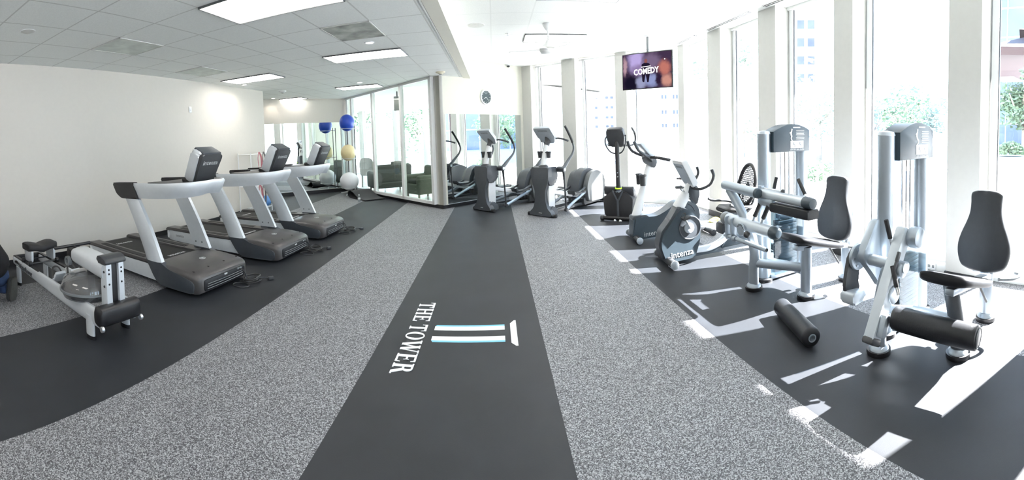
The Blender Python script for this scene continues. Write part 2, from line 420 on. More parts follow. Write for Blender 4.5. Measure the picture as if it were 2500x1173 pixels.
# floor logo: lettering and pillar emblem
lg = thing('floor_logo', 'white and blue column emblem with THE TOWER lettering on the charcoal strip', 'logo', (0, 0, 0))
def serif_word(word, h, sp, gap):
    # serif capitals drawn as polygons, baseline y=0, returns list of polygons
    st, th, sf = 0.22 * h, 0.10 * h, 0.075 * h
    out = []; x = 0
    def rect(a, b, c, d): out.append([(a, b), (c, b), (c, d), (a, d)])
    def stem(xc, w=st, y0=0, y1=h, s0=True, s1=True):
        rect(xc - w / 2, y0, xc + w / 2, y1)
        if s0: rect(xc - w / 2 - .09 * h, y0, xc + w / 2 + .09 * h, y0 + sf)
        if s1: rect(xc - w / 2 - .09 * h, y1 - sf, xc + w / 2 + .09 * h, y1)
    for ch in word:
        if ch == ' ': x += gap; continue
        if ch == 'T':
            w = .86 * h; stem(x + w / 2, s1=False); rect(x, h - th * 1.3, x + w, h)
            out.append([(x, h), (x, h - .30 * h), (x + .05 * h, h - .30 * h), (x + .11 * h, h - th)]); out.append([(x + w, h), (x + w - .11 * h, h - th), (x + w - .05 * h, h - .30 * h), (x + w, h - .30 * h)])
        elif ch == 'H':
            w = .98 * h; stem(x + .2 * h); stem(x + w - .2 * h); rect(x + .2 * h, h * .47, x + w - .2 * h, h * .47 + th)
        elif ch == 'E':
            w = .80 * h; stem(x + .2 * h); rect(x + .2 * h, 0, x + w, th); rect(x + .2 * h, h - th, x + w - .03 * h, h); rect(x + .2 * h, h * .48, x + w * .74, h * .48 + th)
            out.append([(x + w, 0), (x + w + .02 * h, .26 * h), (x + w - .04 * h, .26 * h), (x + w - .12 * h, 0)]); out.append([(x + w - .03 * h, h), (x + w - .15 * h, h), (x + w - .07 * h, h * .76), (x + w - .02 * h, h * .76)])
            rect(x + w * .74 - .05 * h, h * .38, x + w * .74, h * .65)
        elif ch == 'O':
            w = .96 * h; cx, cy = x + w / 2, h / 2; n = 28
            for k in range(n):
                a0, a1 = 2 * PI * k / n, 2 * PI * (k + 1) / n
                oa = lambda a: (cx + w / 2 * math.cos(a), cy + .52 * h * math.sin(a)); ia = lambda a: (cx + (w / 2 - st) * math.cos(a), cy + .455 * h * math.sin(a))
                out.append([ia(a0), oa(a0), oa(a1), ia(a1)])
        elif ch == 'W':
            w = 1.32 * h
            def dg(xa, xb, wd): out.append([(xa - wd / 2, h), (xb - wd / 2, 0), (xb + wd / 2, 0), (xa + wd / 2, h)])
            dg(x + .13 * h, x + .42 * h, st); dg(x + .72 * h, x + .44 * h, .09 * h); dg(x + .66 * h, x + .92 * h, st); dg(x + 1.2 * h, x + .94 * h, .09 * h)
            rect(x - .04 * h, h - sf, x + .32 * h, h); rect(x + .52 * h, h - sf, x + .84 * h, h); rect(x + 1.06 * h, h - sf, x + 1.36 * h, h)
        elif ch == 'R':
            w = .90 * h; stem(x + .2 * h); n = 12; cx, cy, ro, ri = x + .42 * h, .745 * h, .255 * h, .185 * h
            rect(x + .2 * h, h - th, cx, h); rect(x + .2 * h, .49 * h, cx, .49 * h + th)
            for k in range(n):
                a0, a1 = -PI / 2 + PI * k / n, -PI / 2 + PI * (k + 1) / n
                oa = lambda a: (cx + 1.15 * ro * math.cos(a), cy + ro * math.sin(a)); ia = lambda a: (cx + .5 * ri * math.cos(a), cy + ri * math.sin(a))
                out.append([ia(a0), oa(a0), oa(a1), ia(a1)])
            out.append([(x + .42 * h, .52 * h), (x + .70 * h, 0), (x + .98 * h, 0), (x + .98 * h, sf), (x + .88 * h, sf + .01 * h), (x + .64 * h, .55 * h)])
        x += {'T': .86, 'H': .98, 'E': .84, 'O': .96, 'W': 1.32, 'R': .98}[ch] * h + sp
    return out, x - sp
polys, wd = serif_word('THE TOWER', 0.148, 0.018, 0.052)
k = 1.18 / wd
# text runs toward the camera (-Y), tops of the letters toward +X
for lo, hi in ((-1, 0.465), (0.465, 9)):
    mb = MB()
    for i_, P in enumerate(polys):
        if lo < min(p[0] for p in P) <= hi: mb.prism([(-0.745 + p[1], 3.772 - p[0] * k) for p in P], 0.0006, 0.0016 + 0.00003 * i_, 'xy')
    mb.build('lettering', 'white_mark', lg)
mb = MB()
for y0, y1 in ((3.232, 3.298), (3.065, 3.131)): mb.prism([(-0.535, y0), (0.033, y0), (0.033, y1), (-0.535, y1)], 0.0006, 0.0016, 'xy')
mb.build('column_stripe', 'white_mark', lg)
mb = MB()
mb.prism([(-0.535, 3.298), (0.033, 3.298), (0.033, 3.322), (-0.522, 3.322)], 0.0006, 0.0016, 'xy')
mb.prism([(-0.522, 3.040), (0.033, 3.040), (0.033, 3.065), (-0.535, 3.065)], 0.0006, 0.0016, 'xy')
plabel(mb.build('column_edge', 'logo_blue', lg), 'light blue edge stripes of the emblem')
MB().prism([(0.078, 3.335), (0.078, 3.02), (0.112, 2.972), (0.128, 2.972), (0.128, 3.388), (0.112, 3.388)], 0.0006, 0.0016, 'xy').build('column_capital', 'white_mark', lg)

# ---- ceilings
def poly_slab(name, poly, z0, z1, m):
    return struct(MB().prism(poly, z0, z1, 'xy').build(name, m))
poly_slab('ceiling', [(-7.3, YB), (-0.62, YB), (-0.62, 9.42), (-1.15, 8.9), (-4.5, 12.25), (-7.3, 9.45)], ZL, ZL + 0.05, 'ceiling_tile')
poly_slab('ceiling_raised', [(-0.54, YB), (4.1, YB), (4.1, 7.47), (0.78, 10.79), (-0.54, 9.47)], ZR, ZR + 0.05, 'ceiling_tile_white')
poly_slab('beam', [(-0.66, YB), (-0.50, YB), (-0.50, 9.5), (-0.66, 9.34)], ZL - 0.012, ZR + 0.02, 'wall_cream')
struct(MB().box((-0.675, 2.65, ZL - 0.004), (0.02, 13.2, 0.012)).build('trim_1', 'white_paint'))
# ---- walls
def wall_line(name, a, b, z0, z1, th, m, side=1):
    a, b = Vector((a[0], a[1], 0)), Vector((b[0], b[1], 0)); d = (b - a).normalized(); n = Vector((-d.y, d.x, 0)) * side * th
    P = [a, b, b + n, a + n]
    return MB().prism([(p.x, p.y) for p in P], z0, z1, 'xy').build(name, m)
struct(wall_line('wall_left', (XW, YB), (XW, 8.75), 0, ZL, 0.2, 'wall_paint', 1))
struct(wall_line('wall_recess', (XW - 0.19, 8.75), (-7.2, 8.75), 0, ZL, 0.2, 'wall_paint', 1))
struct(wall_line('wall_recess_end', (-7.2, 8.55), (-7.2, 9.55), 0, ZL, 0.2, 'wall_paint', 1))
struct(wall_line('wall_back_left', (-7.2, 9.5), (-4.42, 12.28), 0, ZL, 0.15, 'wall_paint', 1))
struct(wall_line('wall_clock_side', (-1.15, 8.85), (0.775, 10.775), 0, ZR, 0.15, 'wall_cream', 1))
struct(wall_line('wall_rear', (4.1, YB), (-5.7, YB), 0, ZR, 0.2, 'wall_paint', 1))
struct(wall_line('wall_upper_left', (-1.2, 8.9), (-0.5, 9.6), ZL, ZR, 0.1, 'wall_cream', 1))
# base boards
def base(name, a, b, h=0.085, t=0.012, side=-1): struct(wall_line(name, a, b, 0, h, t, 'baseboard', side))
base('baseboard_left', (XW, YB), (XW, 8.75)); base('baseboard_recess', (XW, 8.75), (-7.2, 8.75))
base('baseboard_back_left', (-7.2, 9.5), (-4.5, 12.2), 0.10, 0.02)
base('baseboard_clock_side', (-1.16, 8.84), (0.775, 10.775), 0.07, 0.02)
base('baseboard_partition', (-4.5, 12.2), (-1.13, 8.83), 0.075, 0.03)
# mirrors
def mirror_thing(a, b, z0, z1, label):
    a, b = Vector((a[0], a[1], 0)), Vector((b[0], b[1], 0)); d = (b - a).normalized(); n = Vector((d.y, -d.x, 0))
    t = thing('wall_mirror', label, 'mirror', (a + b) / 2 + n * 0.001)
    A, B = a - (a + b) / 2, b - (a + b) / 2
    def slab(p, q, o0, o1, za, zb):
        P = [p + n * o0, q + n * o0, q + n * o1, p + n * o1]; return MB().prism([(v.x, v.y) for v in P], za, zb, 'xy')
    slab(A, B, 0.0, 0.008, z0, z1).build('mirror_pane', 'mirror', t)
    m = slab(A, B, 0.0, 0.014, z0 - 0.012, z0)
    m.build('channel', 'alu', t)
mirror_thing((-7.15, 9.55), (-4.47, 12.23), 0.125, 2.17, 'wide mirror on the back wall behind the balls and treadmills')
mirror_thing((-1.06, 8.94), (0.70, 10.70), 0.085, 2.07, 'mirror below the clock on the angled cream wall')
# corner post between partition and clock wall
struct(MB().prism([(-1.15, 8.85), (-1.36, 9.06), (-1.30, 9.12), (-1.09, 8.91)], 0, ZL, 'xy').build('pillar', 'pier_paint'))
# ---- glazed partition to the lounge
def glazing(name, a, b, z0, z1, posts, pw, depth, pane_m, frame_m, label, side=1, rails=True, gasket=False):
    a, b = Vector((a[0], a[1], 0)), Vector((b[0], b[1], 0)); d = (b - a); L = d.length; d.normalize(); n = Vector((-d.y, d.x, 0)) * side
    t = thing(name, label, 'window', a); struct(t)
    def bar(u0, u1, o0, o1, za, zb, mb):
        P = [d * u0 + n * o0, d * u1 + n * o0, d * u1 + n * o1, d * u0 + n * o1]; mb.prism([(v.x, v.y) for v in P], za, zb, 'xy')
    mb = MB()
    for u in posts: bar(u - pw / 2, u + pw / 2, 0, depth, z0, z1, mb)
    if rails:
        bar(0, L, 0, depth, z0, z0 + pw * 0.8, mb); bar(0, L, 0, depth, z1 - pw * 0.6, z1, mb)
    mb.build('window_frame', frame_m, t)
    if gasket:
        mb = MB()
        for u in posts:
            for s in (-1, 1): bar(u + s * (pw / 2 + 0.004) - 0.004, u + s * (pw / 2 + 0.004) + 0.004, depth * 0.3, depth * 0.62, z0, z1, mb)
        mb.build('gasket', 'charcoal', t)
    ps = sorted(posts)
    for u0, u1 in zip(ps, ps[1:]):
        m2 = MB(); bar(u0, u1, depth * 0.45, depth * 0.55, z0, z1, m2); m2.build('pane', pane_m, t)
    return t
r2 = math.sqrt(2)
glazing('window_1', (-4.5, 12.2), (-1.30, 9.0), 0.075, ZL, [0.10, 0.42, 1.77, 3.25, 4.49], 0.085, 0.09, 'partition_pane', 'frame_white', 'white framed glass partition between gym and lounge', -1)
# ---- outer glazing, angled side (x + y = 11.55) and long right side
OFF = 0.20
def w1(u): return (0.775 + u / r2, 10.775 - u / r2)
piers1 = [(0.0, 0.30), (1.27, 1.66), (2.74, 3.02)]
L1 = (4.02 - 0.775) * r2
glazing('window_2', (0.775 + OFF, 10.775 + OFF), (4.02 + 0.02, 7.53 + OFF * 1.9), 0.10, ZR, [0.05, 0.40, 1.20, 1.76, 2.66, 3.10, 4.30], 0.07, 0.07, 'pane', 'frame_white', 'floor to ceiling windows on the angled far side', -1, True, True)
for i, (u0, u1) in enumerate(piers1):
    a, b = w1(u0), w1(u1); n = 0.26 / r2
    struct(MB().prism([a, b, (b[0] + n, b[1] + n), (a[0] + n, a[1] + n)], 0.0, ZR, 'xy', bev=0.006).build('pillar', 'pier_paint'))
    n2 = -0.012 / r2
    struct(MB().prism([a, b, (b[0] + n2, b[1] + n2), (a[0] + n2, a[1] + n2)], 0.0, 0.10, 'xy').build('baseboard_pillar', 'baseboard'))
XP, XG = 3.75, 4.00
piers2 = [(6.08, 6.52), (4.58, 4.99), (3.15, 3.45), (1.53, 1.89), (0.0, 0.36), (-1.60, -1.24), (-3.2, -2.84)]
for y0, y1 in piers2:
    struct(MB().prism([(XP, y0), (XG + 0.06, y0), (XG + 0.06, y1), (XP, y1)], 0.0, ZR, 'xy', bev=0.006).build('pillar', 'pier_paint'))
    struct(MB().prism([(XP - 0.012, y0 - 0.012), (XG - 0.05, y0 - 0.012), (XG - 0.05, y1 + 0.012), (XP - 0.012, y1 + 0.012)], 0.0, 0.10, 'xy').build('baseboard_pillar', 'baseboard'))
struct(MB().prism([(3.80, 7.60), (3.93, 7.60), (4.02, 7.72), (3.86, 7.88), (3.76, 7.78)], 0, ZR, 'xy').build('pillar', 'pier_paint'))
ys = []
for (a, b) in piers2: ys += [b + 0.05, a - 0.05]
ys = [7.80] + ys + [YB + 0.05]
glazing('window_3', (XG, 7.85), (XG, YB), 0.10, ZR, [7.85 - y for y in ys], 0.07, 0.07, 'pane', 'frame_white', 'floor to ceiling windows along the right side', 1, True, True)
struct(MB().box((XG + 0.02, 1.85, 0.05), (0.16, 11.8, 0.10), 0.008).build('trim_2', 'white_paint'))
struct(MB().prism([w1(0.2), (3.98, 7.57), (4.1, 7.72), (w1(0.2)[0] + 0.16, w1(0.2)[1] + 0.16)], 0, 0.10, 'xy').build('trim_3', 'white_paint'))
# light shelf line where ceiling meets glazing
struct(MB().box((XG + 0.03, 1.85, ZR - 0.02), (0.12, 11.8, 0.04)).build('trim_4', 'white_paint'))
# ---- linear slot diffusers
for (y0, y1, lab) in ((6.80, 7.70, 'farthest slot diffuser in the white ceiling beside the far corner column'), (5.07, 6.37, 'middle slot diffuser in the white ceiling above the second window bay'), (3.2, 4.72, 'nearest slot diffuser in the white ceiling above the right windows')):
    t = thing('slot_diffuser', lab, 'ceiling vent', (3.66, (y0 + y1) / 2, ZR), 0, 'slot diffusers along the right windows')
    L = y1 - y0; mb = MB()
    for dx in (-0.040, 0.0, 0.040): mb.box((dx, 0, -0.004), (0.010, L, 0.008))
    mb.build('frame', 'frame_white', t)
    mb = MB()
    for dx in (-0.020, 0.020): mb.box((dx, 0, -0.003), (0.022, L, 0.006))
    mb.build('slot', 'black', t, split=True)
# ---- ceiling lights
def ceiling_light(x0, x1, y0, y1, z, label):
    t = thing('ceiling_light', label, 'ceiling light', ((x0 + x1) / 2, (y0 + y1) / 2, z), 0, 'recessed ceiling light panels')
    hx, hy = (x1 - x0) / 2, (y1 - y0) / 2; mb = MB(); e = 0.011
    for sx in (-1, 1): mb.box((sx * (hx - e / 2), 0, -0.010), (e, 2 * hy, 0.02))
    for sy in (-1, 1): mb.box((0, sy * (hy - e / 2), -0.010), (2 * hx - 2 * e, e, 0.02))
    mb.build('frame', 'pod_grey', t)  # frame colour darkened to carry the shadow gap round the panel
    MB().box((0, 0, -0.006), (2 * hx - 2 * e, 2 * hy - 2 * e, 0.010)).build('diffuser', 'panel_light', t)
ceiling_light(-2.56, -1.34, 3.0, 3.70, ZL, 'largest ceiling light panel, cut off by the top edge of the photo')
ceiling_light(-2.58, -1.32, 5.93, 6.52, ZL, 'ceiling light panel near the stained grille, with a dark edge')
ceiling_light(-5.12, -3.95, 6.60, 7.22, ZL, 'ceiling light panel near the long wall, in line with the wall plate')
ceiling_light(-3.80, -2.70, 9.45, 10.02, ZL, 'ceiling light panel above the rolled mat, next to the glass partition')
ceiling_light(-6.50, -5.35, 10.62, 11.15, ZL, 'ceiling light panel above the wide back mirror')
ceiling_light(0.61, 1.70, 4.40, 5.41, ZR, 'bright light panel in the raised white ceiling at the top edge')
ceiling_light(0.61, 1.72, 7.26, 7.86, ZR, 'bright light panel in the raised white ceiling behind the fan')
ceiling_light(-2.56, -1.34, -0.62, 0.08, ZL, 'added unseen fill light panel over the open floor behind the logo end of the room')  # this panel and the next two are unseen, added as fill light
ceiling_light(-5.0, -3.78, -0.62, 0.08, ZL, 'added unseen fill light panel over the corner behind the kneeling person')
ceiling_light(-3.78, -2.56, -3.2, -2.5, ZL, 'added unseen fill light panel beside the rear wall')
# ---- grilles and discs in the ceiling
def grille(x0, x1, y0, y1, label, m):
    t = thing('ceiling_grille', label, 'ceiling vent', ((x0 + x1) / 2, (y0 + y1) / 2, ZL))
    hx, hy = (x1 - x0) / 2, (y1 - y0) / 2
    MB().box((0, 0, -0.003), (2 * hx - 0.02, 2 * hy - 0.02, 0.006)).build('grille_panel', m, t)
    mb = MB()
    for sx in (-1, 1): mb.box((sx * (hx - 0.006), 0, -0.005), (0.012, 2 * hy, 0.01))
    for sy in (-1, 1): mb.box((0, sy * (hy - 0.006), -0.005), (2 * hx, 0.012, 0.01))
    mb.build('frame', 'disc_grey', t)
grille(-1.95, -1.34, 4.45, 5.175, 'dusty dark return air grille in the low grey ceiling', 'dusty_grille')
grille(-4.39, -3.78, 3.0, 3.725, 'stained tile grille in the low grey ceiling near the disc', 'stained_tile')
grille(-5.0, -4.39, 5.175, 5.9, 'stained tile grille in the low grey ceiling near the wall plate', 'stained_tile')
def disc(x, y, z, r, label, cat, name, m, kind=0):
    t = thing(name, label, cat, (x, y, z))
    if kind == 0:
        MB().lathe([(0, -0.012), (r * 0.8, -0.012), (r, -0.004), (r, 0), (0, 0)]).build('cover', m, t)
        MB().lathe([(r * .98, -0.001), (r * 1.08, -0.006), (r * 1.12, 0)], seg=24).build('rim', 'frame_white', t)
    elif kind == 1:
        MB().lathe([(r * .72, 0.0), (r * .74, -0.008), (r, -0.008), (r * 1.04, 0)]).build('rim', 'frame_white', t)
        MB().lathe([(0, -0.004), (r * .74, -0.004), (r * .74, 0), (0, 0)]).build('lens', 'spot_light', t)
    elif kind == 2:
        MB().lathe([(0, -0.05), (r * .45, -0.048), (r * .62, -0.03), (r * .95, -0.022), (r, 0), (0, 0)]).build('body', m, t)
        MB().lathe([(0, -0.062), (r * .28, -0.058), (r * .34, -0.045), (0, -0.045)]).build('sensor', 'grey_plastic', t)
    elif kind == 3:
        MB().lathe([(0, -0.004), (r, -0.004), (r * 1.05, 0), (0, 0)]).build('escutcheon', 'chrome', t)
        MB().cyl((0, 0, -0.035), (0, 0, -0.004), r * .25).build('nozzle', 'alu', t)
    return t
disc(-3.977, 1.91, ZL, 0.075, 'small round ceiling disc over the rowing machine end of the low ceiling', 'ceiling disc', 'ceiling_speaker', 'disc_grey', 0)
disc(-1.645, 5.444, ZL, 0.07, 'white round downlight between the dusty grille and a light panel', 'downlight', 'downlight', 'frame_white', 1)
disc(-3.005, 9.02, ZL, 0.07, 'small round downlight beside the panel over the partition', 'downlight', 'downlight', 'frame_white', 1)
disc(-5.08, 9.09, ZL, 0.10, 'round white detector on the ceiling near the end of the left wall', 'detector', 'smoke_detector', 'frame_white', 2)
disc(-1.05, 8.40, ZL, 0.10, 'cream smoke detector near the inner corner of the low ceiling', 'detector', 'smoke_detector', 'detector', 2)
disc(-0.23, 6.62, ZR, 0.13, 'round speaker disc in the raised ceiling beside the beam', 'ceiling disc', 'ceiling_speaker', 'disc_grey', 0)
disc(0.30, 7.25, ZR, 0.05, 'small chrome sprinkler in the raised ceiling left of the fan', 'sprinkler', 'sprinkler', 'chrome', 3)
# wall washing downlights (the warm pools on the walls)
def spot(x, y, aim, power, label):
    disc(x, y, ZL, 0.07, label, 'downlight', 'downlight', 'frame_white', 1)
    l = bpy.data.lights.new('spot', 'SPOT'); l.energy = power; l.color = (1, 0.86, 0.74); l.spot_size = 1.9; l.spot_blend = 0.9; l.shadow_soft_size = 0.05
    q = bpy.data.objects.new('spot', l); C.objects.link(q); q.location = (x, y, ZL - 0.03)
    q.rotation_euler = (Vector(aim) - q.location).to_track_quat('-Z', 'Y').to_euler()
spot(-5.12, 7.45, (-5.46, 7.35, 1.8), 11, 'recessed downlight washing the end of the left wall')
spot(-6.05, 10.25, (-6.3, 10.5, 1.9), 8, 'recessed downlight washing the wall above the back mirror')
# ---- small wall things
t = thing('wall_plate', 'small white control plate high on the left wall', 'wall plate', (XW, 6.02, 2.327))
MB().box((0.006, 0, 0), (0.012, 0.075, 0.12), 0.004).build('cover', 'frame_white', t); MB().box((0.015, 0, 0.0), (0.008, 0.03, 0.05), 0.002).build('switch', 'white_plastic', t)
t = thing('wall_clock', 'round clock with a dark face and white rim on the cream wall', 'clock', (-0.172, 9.828, 2.478), math.radians(-45))
# local -y... wall normal (1,-1)/sqrt2 is local +x after the -45 degree turn
ax = (1, 0, 0)
MB().lathe([(0.150, 0.0), (0.178, 0.0), (0.180, 0.03), (0.168, 0.042), (0.152, 0.036), (0.150, 0.02)], (0, 0, 0), ax, 40).build('rim', 'white_plastic', t)
MB().lathe([(0, 0.0), (0.152, 0.0), (0.152, 0.020), (0, 0.020)], (0, 0, 0), ax, 40).build('dial', 'clock_face', t)
mb = MB()
for k in range(12):
    a = 2 * PI * k / 12; mb.box((0.022, 0.125 * math.sin(a), 0.125 * math.cos(a)), (0.002, 0.008, 0.026), rot=Matrix.Rotation(-a, 3, 'X'))
mb.build('hour_mark', 'white_mark', t, split=True)
MB().text('12', 0.035, Matrix.Translation((0.021, 0, 0.09)) @ Matrix.Rotation(PI / 2, 4, 'Z') @ Matrix.Rotation(PI / 2, 4, 'X')).build('numeral', 'white_mark', t)
for L, ang, w in ((0.085, 245, 0.010), (0.115, 135, 0.007)):
    a = math.radians(ang); MB().box((0.025, L / 2 * math.sin(a), L / 2 * math.cos(a)), (0.002, w, L), rot=Matrix.Rotation(-a, 3, 'X')).build('clock_hand', 'white_mark', t)
t = thing('security_camera', 'small dark dome camera under the raised ceiling above the clock wall', 'camera', (0.42, 10.36, ZR))
MB().lathe([(0, -0.03), (0.05, -0.03), (0.055, 0), (0, 0)]).build('mount', 'white_plastic', t); MB().lathe([(0, -0.075), (0.022, -0.07), (0.038, -0.052), (0.042, -0.03), (0, -0.03)]).build('dome', 'black', t)
t = thing('power_outlet', 'white floor level outlet on the window curb behind the nearest weight tower', 'outlet', (3.94, 2.16, 0.052), 0)
MB().box((-0.006, 0, 0), (0.012, 0.115, 0.075), 0.003).build('cover', 'white_plastic', t)
mb = MB()
for dz in (-0.025, 0.025): mb.box((-0.0125, dz, 0), (0.003, 0.030, 0.032), 0.001)
mb.build('socket', 'grey_plastic', t, split=True)
# ================================================================== TREADMILLS (local +x = front, towards the room)
def make_treadmill(label):
    t = thing('treadmill', label, 'treadmill', (0, 0, 0), 0, 'treadmills in a row along the left wall')
    # deck with belt
    MB().box((-0.38, 0, 0.165), (1.50, 0.62, 0.10), 0.01).build('deck', 'charcoal', t)
    b = MB().prism(round_poly([(-1.06, 0.175), (-1.06, 0.255), (0.45, 0.262), (0.45, 0.175)], 0.035), -0.25, 0.25, 'xz').build('running_belt', 'belt', t)
    for x, y, z in ((-0.78, -0.02, 0.2585), (0.26, 0.02, 0.2625)): MB().text('intenza', 0.085, TM((x, y, z), (0, 1, 0), (-1, 0, 0)), 0.0006).build('lettering', 'white_mark', b)
    for s in (-1, 1):
        rail = round_poly([(-1.09, 0.10), (-1.10, 0.27), (0.42, 0.245), (0.47, 0.055), (-0.9, 0.085)], [0.07, 0.05, 0.01, 0.01, 0.1])
        r = MB().prism(rail, s * 0.30, s * 0.375, 'xz', bev=0.012).build('side_rail', 'tread_silver', t)
        MB().prism(round_poly([(-1.085, 0.12), (-1.088, 0.25), (-1.055, 0.255), (-1.03, 0.185), (-1.05, 0.115)], 0.02), s * 0.372, s * 0.380, 'xz').build('end_arc', 'white_plastic', r)
        mb = MB().text('intenza', 0.06, TM((-0.80, s * 0.3765, 0.175), (-s, 0, 0) if s > 0 else (1, 0, 0), (0, 0, 1)), 0.0006); mb.build('lettering', 'grey_plastic', r)
        MB().prism(round_poly([(-1.13, 0.235), (-1.10, 0.292), (0.36, 0.275), (0.40, 0.235), (-1.0, 0.247)], [0.03, 0.03, 0.01, 0.01, 0.01]), s * 0.235, s * 0.385, 'xz', bev=0.010).build('foot_rail', 'hood_grey', t)
        mb = MB().box((-0.36, s * 0.31, 0.2860), (0.95, 0.075, 0.004), rot=(0, 0.0115, 0)); mb.build('grip_strip', 'black_soft', t)
    MB().cyl((-1.08, -0.30, 0.20), (-1.08, 0.30, 0.20), 0.052, seg=18).build('rear_roller', 'charcoal', t)
    # motor hood: lofted
    secs = []
    for x, zt, hw, zb in ((0.36, 0.268, 0.385, 0.05), (0.50, 0.275, 0.392, 0.04), (0.70, 0.272, 0.394, 0.035), (0.90, 0.252, 0.394, 0.030), (0.985, 0.238, 0.388, 0.032), (1.03, 0.222, 0.372, 0.038), (1.055, 0.202, 0.345, 0.050)):
        half = [(hw * .96, zb), (hw, zb + .04), (hw, zt - .055), (hw * .975, zt - .022), (hw * .91, zt - .004)]
        P = [(x, y, z) for y, z in half] + [(x, 0.3 * hw, zt + .004), (x, -0.3 * hw, zt + .004)] + [(x, -y, z) for y, z in half[::-1]]
        secs.append(P)
    h = MB().loft(secs).build('motor_hood', 'hood_grey', t, 50)
    MB().lathe([(0.036, 0.0), (0.036, 0.003), (0.030, 0.003), (0.030, 0.0)], (0.70, 0.02, 0.2755), (0.05, 0, 1), 28).build('badge_ring', 'pale_mark', h)
    mb = MB()
    for dy in (-0.009, 0.0, 0.009): mb.box((0.70, 0.02 + dy, 0.277), (0.030 - abs(dy), 0.004, 0.003), rot=(0, 0.06, 0))
    mb.build('badge_bar', 'pale_mark', h, split=True)
    mb = MB()
    for y in (-0.33, -0.12, 0.12, 0.33): mb.box((0.93, y, 0.254 if abs(y) < .2 else 0.250), (0.022, 0.008, 0.006))
    mb.build('hood_screw', 'black', h, split=True)
    g = MB().prism(round_poly([(-0.31, 0.055), (0.31, 0.055), (0.315, 0.178), (-0.315, 0.178)], 0.03), 1.040, 1.064, 'yz', bev=0.006).build('grille', 'black', t)
    for k, z in enumerate((0.080, 0.104, 0.128)):
        MB().tube([(1.066, -0.275 + k * .004, z), (1.072, -0.1, z), (1.072, 0.1, z), (1.066, 0.275 - k * .004, z)], 0.0034, 6, 3).build('louvre', 'grey_plastic', g)
    MB().box((1.068, 0.0, 0.163), (0.006, 0.045, 0.017), 0.002).build('label_plate', 'pale_mark', g)
    MB().box((1.066, 0.22, 0.162), (0.012, 0.07, 0.018), 0.003).build('socket', 'grey_plastic', g)
    for s in (-1, 1):
        poly = round_poly([(0.21, 0.292), (0.485, 0.285), (0.60, 0.235), (0.80, 0.205), (1.00, 0.16), (0.98, 0.035), (0.44, 0.03), (0.36, 0.10)], [0.0, 0.01, 0.04, 0.05, 0.05, 0.04, 0.04, 0.05])
        MB().prism(poly, s * 0.335, s * 0.398, 'xz', bev=0.014).build('upright_shroud', 'machine_grey', t)
        # leaning silver upright
        A, B = [], []
        secs = []
        for k in range(7):
            u = k / 6.0; xc = 0.355 - 0.385 * u; z = 0.285 + 0.70 * u; w = 0.132 - 0.004 * u; bow = 0.02 * math.sin(PI * u)
            secs.append([(xc - w + bow, s * 0.345, z), (xc - w + bow, s * 0.385, z), (xc - w * .6 + bow, s * 0.408, z), (xc + w * .6 + bow, s * 0.408, z), (xc + w + bow, s * 0.385, z), (xc + w + bow, s * 0.345, z)])
        up = MB().loft(secs).build('upright', 'tread_silver', t, 45)
        mb = MB()
        for dx in (-0.055, 0.055): mb.lathe([(0, 0), (0.012, 0), (0.012, 0.004), (0, 0.004)], (0.31 + dx, s * 0.345, 0.35), (0, -s, 0), 12)
        mb.build('bolt', 'grey_plastic', up, split=True)
        # grip end
        MB().prism(round_poly([(-0.385, 1.165), (0.03, 1.178), (0.13, 0.985), (-0.19, 0.975), (-0.30, 1.03)], [0.03, 0.01, 0.01, 0.04, 0.04]), s * 0.335, s * 0.415, 'xz', bev=0.02).build('grip', 'black', t)
    # curved silver rail round the console: sections along a U
    path = [(-0.01, -0.385), (0.25, -0.405), (0.50, -0.40), (0.72, -0.36), (0.87, -0.25), (0.93, -0.10), (0.935, 0.0), (0.93, 0.10), (0.87, 0.25), (0.72, 0.36), (0.50, 0.40), (0.25, 0.405), (-0.01, 0.385)]
    P = cr_path([(x, y, 0) for x, y in path], 4); secs = []; N = len(P)
    for i, p in enumerate(P):
        T = (P[min(i + 1, N - 1)] - P[max(i - 1, 0)]).normalized(); n = Vector((T.y, -T.x, 0)); u = min(i, N - 1 - i) / ((N - 1) / 2)
        f = 0.055 * u; zt = 1.170 + 0.03 * u; zb = 0.985 + 0.055 * u + (0.0 if u > .06 else 0)
        ins = 0.09 * u
        secs.append([tuple(p + Vector((0, 0, zt))), tuple(p + n * 0.012 + Vector((0, 0, zt - .03))), tuple(p + n * (0.0 - ins * .35) + Vector((0, 0, (zt + zb) / 2 - .02))), tuple(p - n * ins + Vector((0, 0, zb))), tuple(p - n * (ins + .03) + Vector((0, 0, zb + .01))), tuple(p - n * .03 + Vector((0, 0, zt - .02)))])
    MB().loft(secs).build('handrail', 'tread_silver', t, 60)
    tray = [(p.x * .985 - .005, p.y * .95) for p in P if p.x > 0.30] + [(0.30, 0.30), (0.36, 0.18), (0.36, -0.18), (0.30, -0.30)]
    MB().prism(tray, 1.165, 1.185, 'xy').build('console_tray', 'black', t)
    # console
    con = Matrix.Translation((0.820, 0, 1.350)) @ Matrix.Rotation(0.47, 4, 'Y')
    front = round_poly([(-0.150, -0.20), (0.150, -0.20), (0.170, 0.15), (0.14, 0.19), (-0.14, 0.19), (-0.170, 0.15)], 0.03)
    c = MB().prism(front, -0.095, 0.035, 'yz', bev=0.03).xf(con).build('console', 'tread_silver', t)
    MB().prism(round_poly([(-0.135, -0.20), (0.135, -0.20), (0.160, 0.14), (0.14, 0.178), (-0.14, 0.178), (-0.160, 0.14)], 0.02), 0.030, 0.072, 'yz', bev=0.012).xf(con).build('console_back', 'charcoal', c)
    MB().prism(round_poly([(-0.13, -0.16), (0.13, -0.16), (0.145, 0.15), (-0.145, 0.15)], 0.02), -0.103, -0.094, 'yz').xf(con).build('screen', 'black', c)
